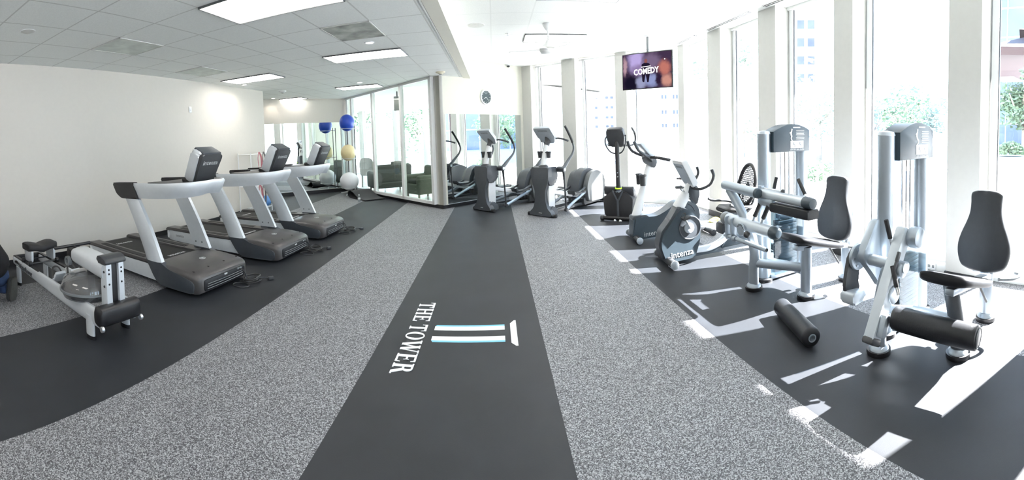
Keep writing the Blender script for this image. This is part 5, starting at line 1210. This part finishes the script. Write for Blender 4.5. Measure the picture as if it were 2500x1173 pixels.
for (cx, cz, sx, sz, c) in ((0, 0, 9, 9, (0.060, 0.035, 0.075)), (-0.22, 0.20, 0.20, 0.30, (0.52, 0.42, 0.78)), (-0.18, 0.02, 0.17, 0.14, (0.30, 0.22, 0.42)), (0.10, 0.16, 0.22, 0.20, (0.20, 0.14, 0.24)), (-0.33, -0.22, 0.24, 0.22, (0.010, 0.008, 0.022)),
        (0.36, 0.03, 0.15, 0.17, (0.55, 0.19, 0.15)), (0.40, -0.20, 0.17, 0.13, (0.62, 0.30, 0.24)), (0.08, -0.18, 0.20, 0.15, (0.30, 0.34, 0.60)), (-0.12, -0.22, 0.13, 0.15, (0.34, 0.36, 0.55)), (0.24, -0.17, 0.07, 0.16, (0.03, 0.015, 0.04)), (-0.45, 0.10, 0.06, 0.20, (0.50, 0.32, 0.38))):
    d = vm('SUBTRACT', pos.outputs[0], (cx, 0, cz)); d = vm('DIVIDE', d.outputs[0], (sx, 1e6, sz)); ln = n.new('ShaderNodeVectorMath'); ln.operation = 'LENGTH'; l.new(d.outputs[0], ln.inputs[0])
    mr = n.new('ShaderNodeMapRange'); mr.interpolation_type = 'SMOOTHSTEP'; mr.inputs[1].default_value = 0.35; mr.inputs[2].default_value = 1.15; mr.inputs[3].default_value = 1.0; mr.inputs[4].default_value = 0.0
    l.new(ln.outputs['Value'], mr.inputs[0]); mx = n.new('ShaderNodeMix'); mx.data_type = 'RGBA'; l.new(mr.outputs[0], mx.inputs['Factor'])
    if cur is None: mx.inputs['A'].default_value = (.05, .03, .06, 1)
    else: l.new(cur, mx.inputs['A'])
    mx.inputs['B'].default_value = c + (1,); cur = mx.outputs['Result']
em.inputs[1].default_value = 0.85; l.new(cur, em.inputs[0]); l.new(em.outputs[0], mo.inputs[0]); MT['tv_picture'] = sc_m
s_ = MB().box((0, -0.0045, 0), (W_ - .035, 0.004, H_ - .035)).build('screen', 'tv_picture', t)
def flat(poly, m, name, y): MB().prism(poly, y, y + .0006, 'xz').build(name, m, s_)
flat(round_poly([(-0.10, 0.12), (-0.02, 0.15), (0.07, 0.12), (0.08, 0.0), (0.04, -0.22), (0.01, -0.22), (-0.02, -0.05), (-0.05, -0.22), (-0.09, -0.2)], .02), 'tv_dark', 'standing_figure', -0.0085)
flat([(0.0 - .01 + .032 * math.cos(a), 0.175 + .038 * math.sin(a)) for a in [2 * PI * k / 14 for k in range(14)]], 'tv_skin', 'figure_head', -0.0086)
flat([(0.37 + .013 * math.cos(a), 0.18 + .013 * math.sin(a)) for a in [2 * PI * k / 14 for k in range(14)]], 'tv_white', 'bright_dot', -0.0086)
MB().text('COMEDY', 0.150, TM((-0.01, -0.0095, -0.015), (1, 0, 0.05), (-0.05, 0, 1)), 0.0006, 0.82, 0.006).build('title_lettering', 'tv_white', s_)
MB().box((-0.01, -0.0095, 0.072), (0.20, 0.001, 0.016), rot=(0, -.05, 0)).build('title_bar', 'tv_white', s_)
p = MB().cyl((0, 0.06, 0.25), (0, 0.06, ZR - TV_C.z), 0.022, seg=16).build('ceiling_pole', 'grey_plastic', t)
MB().cyl((0, 0.06, ZR - TV_C.z - .02), (0, 0.06, ZR - TV_C.z), 0.06, seg=22).build('pole_flange', 'white_plastic', p)

# ================================================================== CEILING FAN
t = thing('ceiling_fan', 'white ceiling fan with blades hanging from the raised ceiling', 'ceiling fan', (0.92, 6.60, ZR))
MB().lathe([(0, 0), (0.085, 0.0), (0.088, -0.02), (0.05, -0.09), (0.022, -0.12), (0, -0.12)], seg=28).build('canopy', 'white_plastic', t, 60)
MB().cyl((0, 0, -0.30), (0, 0, -0.10), 0.013, seg=14).build('down_rod', 'white_plastic', t)
MB().lathe([(0, -0.26), (0.03, -0.265), (0.05, -0.31), (0.12, -0.37), (0.14, -0.41), (0.14, -0.44), (0.12, -0.475), (0.06, -0.495), (0, -0.50)], seg=34).build('motor_housing', 'frame_white', t, 60)
MB().lathe([(0.1405, -0.40), (0.1425, -0.405), (0.1425, -0.414), (0.1405, -0.418)], seg=34).build('trim_ring', 'disc_grey', t)
for k in range(5):
    a = 2 * PI * k / 5 + 0.35; m = Matrix.Rotation(a, 4, 'Z')
    MB().prism(round_poly([(0.12, -0.045), (0.20, -0.055), (0.62, -0.07), (0.66, 0.0), (0.62, 0.07), (0.20, 0.055), (0.12, 0.045)], 0.02), -0.428, -0.420, 'xy').xf(m @ Matrix.Rotation(0.0, 4, 'X')).build('blade', 'frame_white', t)

# ================================================================== PERSON (kneeling, cut off by the left edge)
pr_ = thing('person', 'person kneeling at the left edge in a black jacket, blue jeans and dark shoes', 'person', (-4.18, 1.50, 0), math.radians(198))
# local +x = the way the person faces; knees on the floor, sitting back on the heels
def skin_body(name, verts, edges, m, parent, sub=2, root=0):
    me = bpy.data.meshes.new(name); me.from_pydata([v[:3] for v in verts], edges, []); o = bpy.data.objects.new(name, me); C.objects.link(o); o.parent = parent
    sk = o.modifiers.new('skin', 'SKIN'); sk.use_smooth_shade = True
    for i, v in enumerate(verts):
        d = me.skin_vertices[0].data[i]; d.radius = (v[3], v[4] if len(v) > 4 else v[3]); d.use_root = (i == root)
    sb = o.modifiers.new('sub', 'SUBSURF'); sb.levels = sub; sb.render_levels = sub
    me.materials.append(MT[m]); return o
V_ = [(0.02, 0, 0.34, .13), (0.13, 0, 0.45, .12), (0.28, 0, 0.57, .13), (0.40, 0, 0.67, .10), (0.46, 0, 0.72, .055), (0.52, 0, 0.77, .075, .085), (0.57, 0, 0.82, .085, .095), (0.59, 0, 0.88, .06)]
E_ = [(i, i + 1) for i in range(7)]
for s in (-1, 1):
    b0 = len(V_)
    V_ += [(0.40, s * 0.17, 0.65, .06), (0.47, s * 0.23, 0.46, .048), (0.60, s * 0.19, 0.32, .042), (0.70, s * 0.14, 0.22, .034), (0.74, s * 0.13, 0.17, .030, .018)]
    E_ += [(3, b0), (b0, b0 + 1), (b0 + 1, b0 + 2), (b0 + 2, b0 + 3), (b0 + 3, b0 + 4)]
    for f, (dy, L, dz) in enumerate(((-.028, .075, .0), (-.010, .088, .004), (.010, .084, .002), (.027, .066, -.002))):
        c0 = len(V_); V_ += [(0.765, s * 0.13 + dy, 0.145 + dz, .010), (0.765 + L * .45, s * 0.13 + dy * 1.1, 0.10 + dz, .009), (0.765 + L * .6, s * 0.13 + dy * 1.1, 0.055 + dz, .008)]
        E_ += [(b0 + 4, c0), (c0, c0 + 1), (c0 + 1, c0 + 2)]
    c0 = len(V_); V_ += [(0.735, s * 0.13 - s * .045, 0.14, .011), (0.76, s * 0.13 - s * .062, 0.11, .009)]; E_ += [(b0 + 4, c0), (c0, c0 + 1)]
    k0 = len(V_); V_ += [(0.08, s * 0.12, 0.28, .10), (0.28, s * 0.15, 0.20, .085), (0.46, s * 0.16, 0.10, .065), (0.26, s * 0.15, 0.075, .055), (0.04, s * 0.14, 0.085, .045)]
    E_ += [(0, k0), (k0, k0 + 1), (k0 + 1, k0 + 2), (k0 + 2, k0 + 3), (k0 + 3, k0 + 4)]
body = skin_body('body', V_, E_, 'skin', pr_)
jv = [(-0.08, 0, 0.30, .18, .21), (0.06, 0, 0.40, .19, .22), (0.24, 0, 0.55, .17, .22), (0.39, 0, 0.68, .13, .19), (0.45, 0, 0.72, .075)]
je = [(0, 1), (1, 2), (2, 3), (3, 4)]
for s in (-1, 1):
    b0 = len(jv); jv += [(0.40, s * 0.185, 0.65, .085), (0.47, s * 0.24, 0.46, .070), (0.60, s * 0.195, 0.32, .058), (0.68, s * 0.15, 0.24, .048)]
    je += [(3, b0), (b0, b0 + 1), (b0 + 1, b0 + 2), (b0 + 2, b0 + 3)]
skin_body('jacket', jv, je, 'jacket', pr_)
nv = [(0.0, 0, 0.27, .13)]; ne = []
for s in (-1, 1):
    b0 = len(nv); nv += [(0.08, s * 0.12, 0.25, .12), (0.28, s * 0.155, 0.19, .105), (0.47, s * 0.165, 0.105, .085), (0.26, s * 0.155, 0.085, .070), (0.05, s * 0.14, 0.10, .058), (-0.02, s * 0.14, 0.115, .052)]
    ne += [(0, b0), (b0, b0 + 1), (b0 + 1, b0 + 2), (b0 + 2, b0 + 3), (b0 + 3, b0 + 4), (b0 + 4, b0 + 5)]
skin_body('jeans', nv, ne, 'denim', pr_)
hv = [(0.545, 0, 0.845, .088, .10), (0.55, 0, 0.90, .085, .095), (0.585, 0, 0.93, .06)]
skin_body('hair', hv, [(0, 1), (1, 2)], 'hair', pr_)
MB().ball((0.658, 0, 0.80), (0.022, 0.014, 0.022), 14).build('nose', 'skin', pr_)
for s in (-1, 1):
    MB().ball((0.648, s * 0.033, 0.825), (0.012, 0.012, 0.009), 12).build('eye', 'black', pr_)
    MB().ball((0.565, s * 0.096, 0.815), (0.022, 0.012, 0.032), 12).build('ear', 'skin', pr_)
MB().ball((0.630, 0, 0.762), (0.012, 0.024, 0.006), 12).build('mouth', 'rope_pink', pr_)
for s in (-1, 1):
    # shoe stands on its toe, the sole turned back (-x)
    sh = MB(); secs = []
    for z, d, w in ((0.0, 0.050, 0.040), (0.03, 0.075, 0.048), (0.10, 0.085, 0.050), (0.17, 0.090, 0.042), (0.23, 0.085, 0.040), (0.265, 0.05, 0.034)):
        secs.append([(-0.085 - .045 * z / .26 + d * .5 + d * .5 * math.cos(a), s * 0.14 + w * math.sin(a), z) for a in [2 * PI * k / 18 for k in range(18)]])
    o = sh.loft(secs).build('shoe', 'shoe', pr_, 60)
    so = MB().prism([(s * 0.14 + w * sg, z) for sg, lst in ((1, [(0.036, .006), (0.050, .04), (0.052, .10), (0.040, .16), (0.041, .22), (0.030, .262)]), (-1, [(0.030, .262), (0.041, .22), (0.040, .16), (0.052, .10), (0.050, .04), (0.036, .006)])) for w, z in lst], -0.018, 0.004, 'yz', bev=.005)
    so.xf(Matrix.Translation((-0.085, 0, 0)) @ Matrix.Rotation(-0.17, 4, 'Y')).build('sole', 'sole', o)
# ================================================================== LOUNGE behind the partition
LF = [(-1.2, 9.02), (-4.52, 12.34), (-7.2, 12.4), (-7.2, 18.0), (4.0, 18.0), (4.0, 14.0), (0.8, 10.95)]
struct(MB().prism(LF, -0.02, 0.0, 'xy').build('floor_lounge', 'lounge_floor'))
struct(MB().prism([(-1.28, 9.10), (-4.56, 12.38), (-7.2, 12.44), (-7.2, 18.0), (4.0, 18.0), (4.0, 14.2), (0.70, 10.98)], 2.90, 2.95, 'xy').build('ceiling_lounge', 'white_paint'))
struct(MB().box((-7.25, 15.2, 1.45), (0.1, 5.6, 2.9)).build('wall_lounge_end', 'wall_cream'))
for x in (-6.9, -5.95, -4.35, -3.0, -1.6, -0.1, 1.4, 2.9):
    struct(MB().box((x, 17.9, 1.45), (0.20, 0.25, 2.9), 0.01).build('pillar', 'pier_paint'))
glazing('window_4', (-7.2, 18.02), (4.0, 18.02), 0.0, 2.9, [0.1, 1.35, 2.9, 4.25, 5.65, 7.15, 8.65, 10.1, 11.1], 0.06, 0.06, 'pane', 'frame_white', 'far lounge windows', 1)
def soft_chair(name, label, cat, loc, rz, w, m, cm, wood='bark', group=None):
    t = thing(name, label, cat, loc, rz, group)
    MB().box((0, 0, 0.28), (w, 0.78, 0.26), 0.05).build('seat_base', m, t, 60)
    MB().box((0, -0.02, 0.45), (w - .26, 0.62, 0.14), 0.05).build('seat_cushion', cm, t, 60)
    MB().box((0, 0.34, 0.58), (w, 0.20, 0.52), 0.07, rot=(-.12, 0, 0)).build('backrest', m, t, 60)
    for s in (-1, 1):
        MB().box((s * (w / 2 - .07), 0, 0.42), (0.15, 0.78, 0.42), 0.06).build('armrest', m, t, 60)
        for y in (-0.32, 0.32): MB().cyl((s * (w / 2 - .1), y, 0), (s * (w / 2 - .1), y, 0.17), 0.022, 0.03).build('leg', wood, t)
    return t
sf = soft_chair('sofa', 'dark green lounge sofa seen through the middle partition pane', 'sofa', (-3.15, 11.85, 0), math.radians(215), 1.15, 'sofa_dark', 'sofa_green')
o = MB().box((0, 0, 0), (0.42, 0.14, 0.36), 0.05).build('cushion', 'cushion', None, 60); o.location = (-2.92, 12.05, 0.72); o.rotation_euler = (0, 0, math.radians(215)); tag(o, 'checked grey cushion leaning on the dark green lounge sofa', 'cushion')
soft_chair('armchair', 'dull green lounge armchair seen through the partition pane beside the clock wall', 'armchair', (-1.86, 10.42, 0), math.radians(-45), 0.72, 'sofa_green', 'sofa_dark')
def wicker(label, loc, rz):
    t = thing('wicker_chair', label, 'chair', loc, rz, 'pale wicker chairs in the lounge')
    for x in (-0.27, 0.27):
        for y in (-0.27, 0.27): MB().cyl((x, y, 0), (x * .97, y * .97, 0.42), 0.022).build('leg', 'wicker', t)
    MB().box((0, 0, 0.42), (0.60, 0.60, 0.08), 0.025).build('seat', 'wicker', t)
    MB().prism(round_poly([(-0.31, 0.40), (0.31, 0.40), (0.33, 0.86), (0.20, 0.98), (-0.20, 0.98), (-0.33, 0.86)], .08), 0.27, 0.32, 'xz', bev=.012).build('backrest', 'wicker', t)
    for s in (-1, 1): MB().tube([(s * .31, 0.29, 0.66), (s * .33, 0.0, 0.67), (s * .32, -0.26, 0.64), (s * .29, -0.28, 0.42)], 0.026, 8, 4).build('armrest', 'wicker', t)
    MB().box((0, -0.01, 0.485), (0.52, 0.50, 0.08), 0.03).build('seat_cushion', 'cushion', t)
wicker('pale wicker chair seen through the left partition pane', (-4.05, 13.2, 0), math.radians(150))
wicker('pale wicker chair beyond the green armchair', (-1.35, 12.3, 0), math.radians(-20))
t = thing('coffee_table', 'low pale table with a dark box on it behind the green armchair', 'table', (-1.28, 11.15, 0))
MB().cyl((0, 0, 0.60), (0, 0, 0.63), 0.34, seg=34, bev=.006).build('table_top', 'white_plastic', t); MB().cyl((0, 0, 0), (0, 0, 0.60), 0.035).build('stem', 'alu', t); MB().cyl((0, 0, 0), (0, 0, 0.02), 0.2, seg=28).build('base', 'alu', t)
o = MB().box((0, 0, 0.07), (0.09, 0.09, 0.14), 0.006).build('dark_box', 'charcoal'); o.location = (-1.27, 11.13, 0.631); tag(o, 'small dark box standing on the pale lounge table', 'box')
o = MB().box((0, 0, 0), (0.17, 0.14, 0.40), 0.012).build('loudspeaker', 'grey_plastic'); o.location = (-2.66, 11.25, 2.56); tag(o, 'grey loudspeaker hung high in the lounge', 'loudspeaker')
MB().cyl((0, 0, 0.19), (0, 0, 0.342), 0.02).build('bracket', 'charcoal', o)

# ================================================================== OUTSIDE
struct(MB().prism([(4.18, -30), (90, -30), (90, 90), (-60, 90), (-60, 18.2), (4.05, 18.2), (4.05, 14.0), (0.95, 10.9), (4.18, 7.7)], -0.30, -0.12, 'xy').build('ground', 'terrace'))
# the building's upper floors overhang the terrace and shade the room
struct(MB().prism([(4.15, -12), (9.55, -12), (9.55, 11.0), (5.0, 15.5), (1.2, 11.6), (4.3, 8.0)], 6.5, 6.9, 'xy').build('roof', 'concrete'))
struct(MB().prism([(4.25, -12), (4.55, -12), (4.55, 7.6), (4.25, 7.6)], ZR + .03, 6.5, 'xy').build('wall_upper_right', 'concrete'))
struct(MB().prism([(1.0, 11.0), (4.25, 7.75), (4.45, 7.95), (1.2, 11.2)], ZR + .03, 6.5, 'xy').build('wall_upper_angled', 'concrete'))
struct(MB().box((-1.6, 4.5, ZR + .12), (11.6, 17.2, 0.06)).build('slab_upper', 'concrete'))
struct(MB().box((-1.6, 15.2, 3.06), (11.6, 5.9, 0.06)).build('slab_lounge', 'concrete'))
def office(name, label, x, y, rz, w, d, h, wm, rows, cols, ww, wh, bands=()):
    t = thing(name, label, 'building', (x, y, -0.2), rz)
    MB().box((0, d / 2, h / 2), (w, d, h)).build('facade', wm, t)
    for r in rows:
        for c in cols: MB().box((c, 0.0, r + .2), (ww, 0.10, wh)).build('window', 'tower_glass', t)
    for z in bands: MB().box((0, -0.03, z + .2), (w, 0.10, 0.12)).build('floor_band', 'concrete', t)
    return t
office('office_tower', 'white office tower with rows of blue windows seen past the second column', 42.55, 45.10, -0.756, 9, 9, 44, 'tower_white', [9.3 + 2.65 * k for k in range(8)], [-1.95, -0.55, 1.0], 1.05, 1.25)
office('office_block', 'pale block with small grey window pairs seen between the angled columns', 19.23, 68.35, -0.274, 5.2, 8, 9.2, 'tower_white', [2.6, 4.15, 5.85, 7.55], [-1.7, 0.15, 1.0], 0.48, 0.42)
office('apartment_block', 'pale building with tiny windows seen below the television', 28.64, 62.78, -0.428, 5.5, 8, 9.4, 'tower_white', [2.5, 4.75, 7.3], [-1.15, -0.6, 0.75, 1.3], 0.30, 0.65, (3.6, 6.2))
t = thing('glass_building', 'blue glass office building far beyond the right windows', 'building', (46, 11.0, -0.2), math.radians(-90))
MB().box((0, 0, 11), (14, 10, 22)).build('facade', 'blue_glass', t)
for k in range(7): MB().box((0, -5.02, 2.6 + k * 3.0), (14, 0.08, 0.16)).build('floor_band', 'tower_white', t)
for k in range(8): MB().box((-6.6 + k * 1.88, -5.02, 11), (0.10, 0.08, 22)).build('mullion', 'tower_white', t)
# pavilion canopy on the terrace
t = thing('pavilion', 'reddish brown pavilion roof seen through the last window', 'pavilion', (17.3, 3.6, -0.12), math.radians(16)); t.scale = (1.45, 1.45, 1.22)
MB().loft([[(-2.3, -2.3, 3.55), (2.3, -2.3, 3.55), (2.3, 2.3, 3.55), (-2.3, 2.3, 3.55)], [(-2.3, -2.3, 3.78), (2.3, -2.3, 3.78), (2.3, 2.3, 3.78), (-2.3, 2.3, 3.78)]]).build('eaves', 'pavilion', t)
MB().loft([[(-2.1, -2.1, 3.78), (2.1, -2.1, 3.78), (2.1, 2.1, 3.78), (-2.1, 2.1, 3.78)], [(-0.9, -0.9, 4.45), (0.9, -0.9, 4.45), (0.9, 0.9, 4.45), (-0.9, 0.9, 4.45)]]).build('roof_slope', 'pavilion', t)
MB().loft([[(-1.1, -1.1, 4.62), (1.1, -1.1, 4.62), (1.1, 1.1, 4.62), (-1.1, 1.1, 4.62)], [(-0.1, -0.1, 5.2), (0.1, -0.1, 5.2), (0.1, 0.1, 5.2), (-0.1, 0.1, 5.2)]]).build('roof_lantern', 'pavilion', t)
for sx in (-1, 1):
    for sy in (-1, 1): MB().box((sx * 1.9, sy * 1.9, 1.78), (0.16, 0.16, 3.56)).build('post', 'pavilion', t)
def tree(label, loc, h, rw, rh, n, ls, seed, m='leaf', group='trees outside the windows', name='tree'):
    rnd = random.Random(seed); t = thing(name, label, 'tree', loc, 0, group)
    tr = MB().tube([(0, 0, -0.05), (0.05 * h / 5, 0, h * .35), (0, 0.04, h * .75)], [0.035 * h, 0.025 * h, 0.012 * h], 10, 3)
    for k in range(5):
        a = k * 1.26; tr.tube([(0.02, 0, h * .42), (rw * .4 * math.cos(a), rw * .4 * math.sin(a), h * .62), (rw * .65 * math.cos(a), rw * .65 * math.sin(a), h * .75)], [0.014 * h, 0.009 * h, 0.004 * h], 6, 2)
    tr.build('trunk', 'bark', t)
    lb = MB(); bm = lb.bm; cl = [(rw * .6 * rnd.uniform(-1, 1), rw * .6 * rnd.uniform(-1, 1), h - rh + rh * .75 * rnd.uniform(-1, 1), rnd.uniform(.35, .55)) for _ in range(14)]
    for _ in range(n):
        c = rnd.choice(cl); v = Vector((rnd.gauss(0, 1), rnd.gauss(0, 1), rnd.gauss(0, 1))).normalized() * c[3] * rw * rnd.random() ** .4
        p = Vector(c[:3]) + v; a = Vector((rnd.gauss(0, 1), rnd.gauss(0, 1), rnd.gauss(0, .6))).normalized(); b = a.orthogonal().normalized(); s = ls * rnd.uniform(.6, 1.3)
        bm.faces.new([bm.verts.new(p + q) for q in (a * s, b * s * .5, -a * s, -b * s * .5)])
    o = lb.build('foliage', m, t); return t
tree('leafy tree filling the last window above the planter shrub', (14.03, 4.04, -0.12), 4.0, 1.05, 1.5, 2600, 0.10, 3)
tree('pale tree seen between the second and third columns from the right', (15.65, 15.47, -0.12), 4.6, 2.2, 1.6, 1500, 0.15, 5, 'leaf_pale')
tree('pale low tree seen left of the leg extension tower', (21.50, 16.34, -0.12), 3.6, 1.8, 1.1, 900, 0.15, 6, 'leaf_pale')
tree('pale low tree seen right of the leg extension tower', (25.19, 14.36, -0.12), 3.9, 1.8, 1.1, 900, 0.15, 7, 'leaf_pale')
tree('pale low tree seen behind the recumbent bike', (14.82, 21.36, -0.12), 3.3, 1.6, 1.0, 700, 0.15, 8, 'leaf_pale')
tree('tall pale tree seen beside the corner column', (11.33, 21.16, -0.12), 7.6, 1.8, 1.6, 800, 0.16, 9, 'leaf_pale')
tree('tall pale tree seen high past the first column', (13.48, 19.85, -0.12), 7.4, 1.6, 1.5, 700, 0.16, 10, 'leaf_pale')
tree('tree reflected in the mirror under the clock', (16.0, 10.2, -0.12), 3.6, 1.7, 1.2, 1500, 0.12, 11)
tree('broad tree beyond the terrace, reflected in the left mirror', (17, -9, -0.12), 5.0, 2.4, 1.8, 1500, 0.15, 12)
for i, (x, y, h, lab) in enumerate(((-8.33, 25.68, 6.0, 'leafy tree beyond the left lounge window'), (-7.81, 33.09, 7.0, 'leafy tree beyond the middle lounge window'), (-4.59, 24.57, 4.2, 'leafy tree low beyond the right lounge window'))):
    tree(lab, (x, y, -0.12), h, 1.5, 1.9, 1000, 0.14, 20 + i, 'leaf')
# planter wall, shrub, lawn
o = MB().box((0, 0, 0.49), (1.5, 3.4, 0.98), 0.02).build('planter_wall', 'concrete'); o.location = (11.0, 2.9, -0.12); o.rotation_euler = (0, 0, 0.05); struct(o)
def bush(label, loc, r, n, seed):
    rnd = random.Random(seed); lb = MB()
    for _ in range(n):
        v = Vector((rnd.gauss(0, 1), rnd.gauss(0, 1), abs(rnd.gauss(0, 1)))).normalized() * r * rnd.uniform(.6, 1.0); v.z *= .8
        a = Vector((rnd.gauss(0, 1), rnd.gauss(0, 1), rnd.gauss(0, 1))).normalized(); b = a.orthogonal().normalized(); s = .06 * rnd.uniform(.6, 1.3)
        lb.bm.faces.new([lb.bm.verts.new(v + q) for q in (a * s, b * s * .5, -a * s, -b * s * .5)])
    o = lb.build('shrub', 'leaf'); o.location = loc; tag(o, label, 'shrub'); return o
bush('rounded clipped shrub on the planter wall in the last window', (11.0, 3.55, 0.94), 0.42, 1500, 31)
bush('shrub at the planter end, mirrored beneath the clock', (9.8, 9.6, -0.1), 0.8, 1200, 32)
o = MB().box((0, 0, 0.0), (1.8, 2.2, 0.05)).build('lawn', 'lawn'); o.location = (9.2, 2.6, -0.10); struct(o)
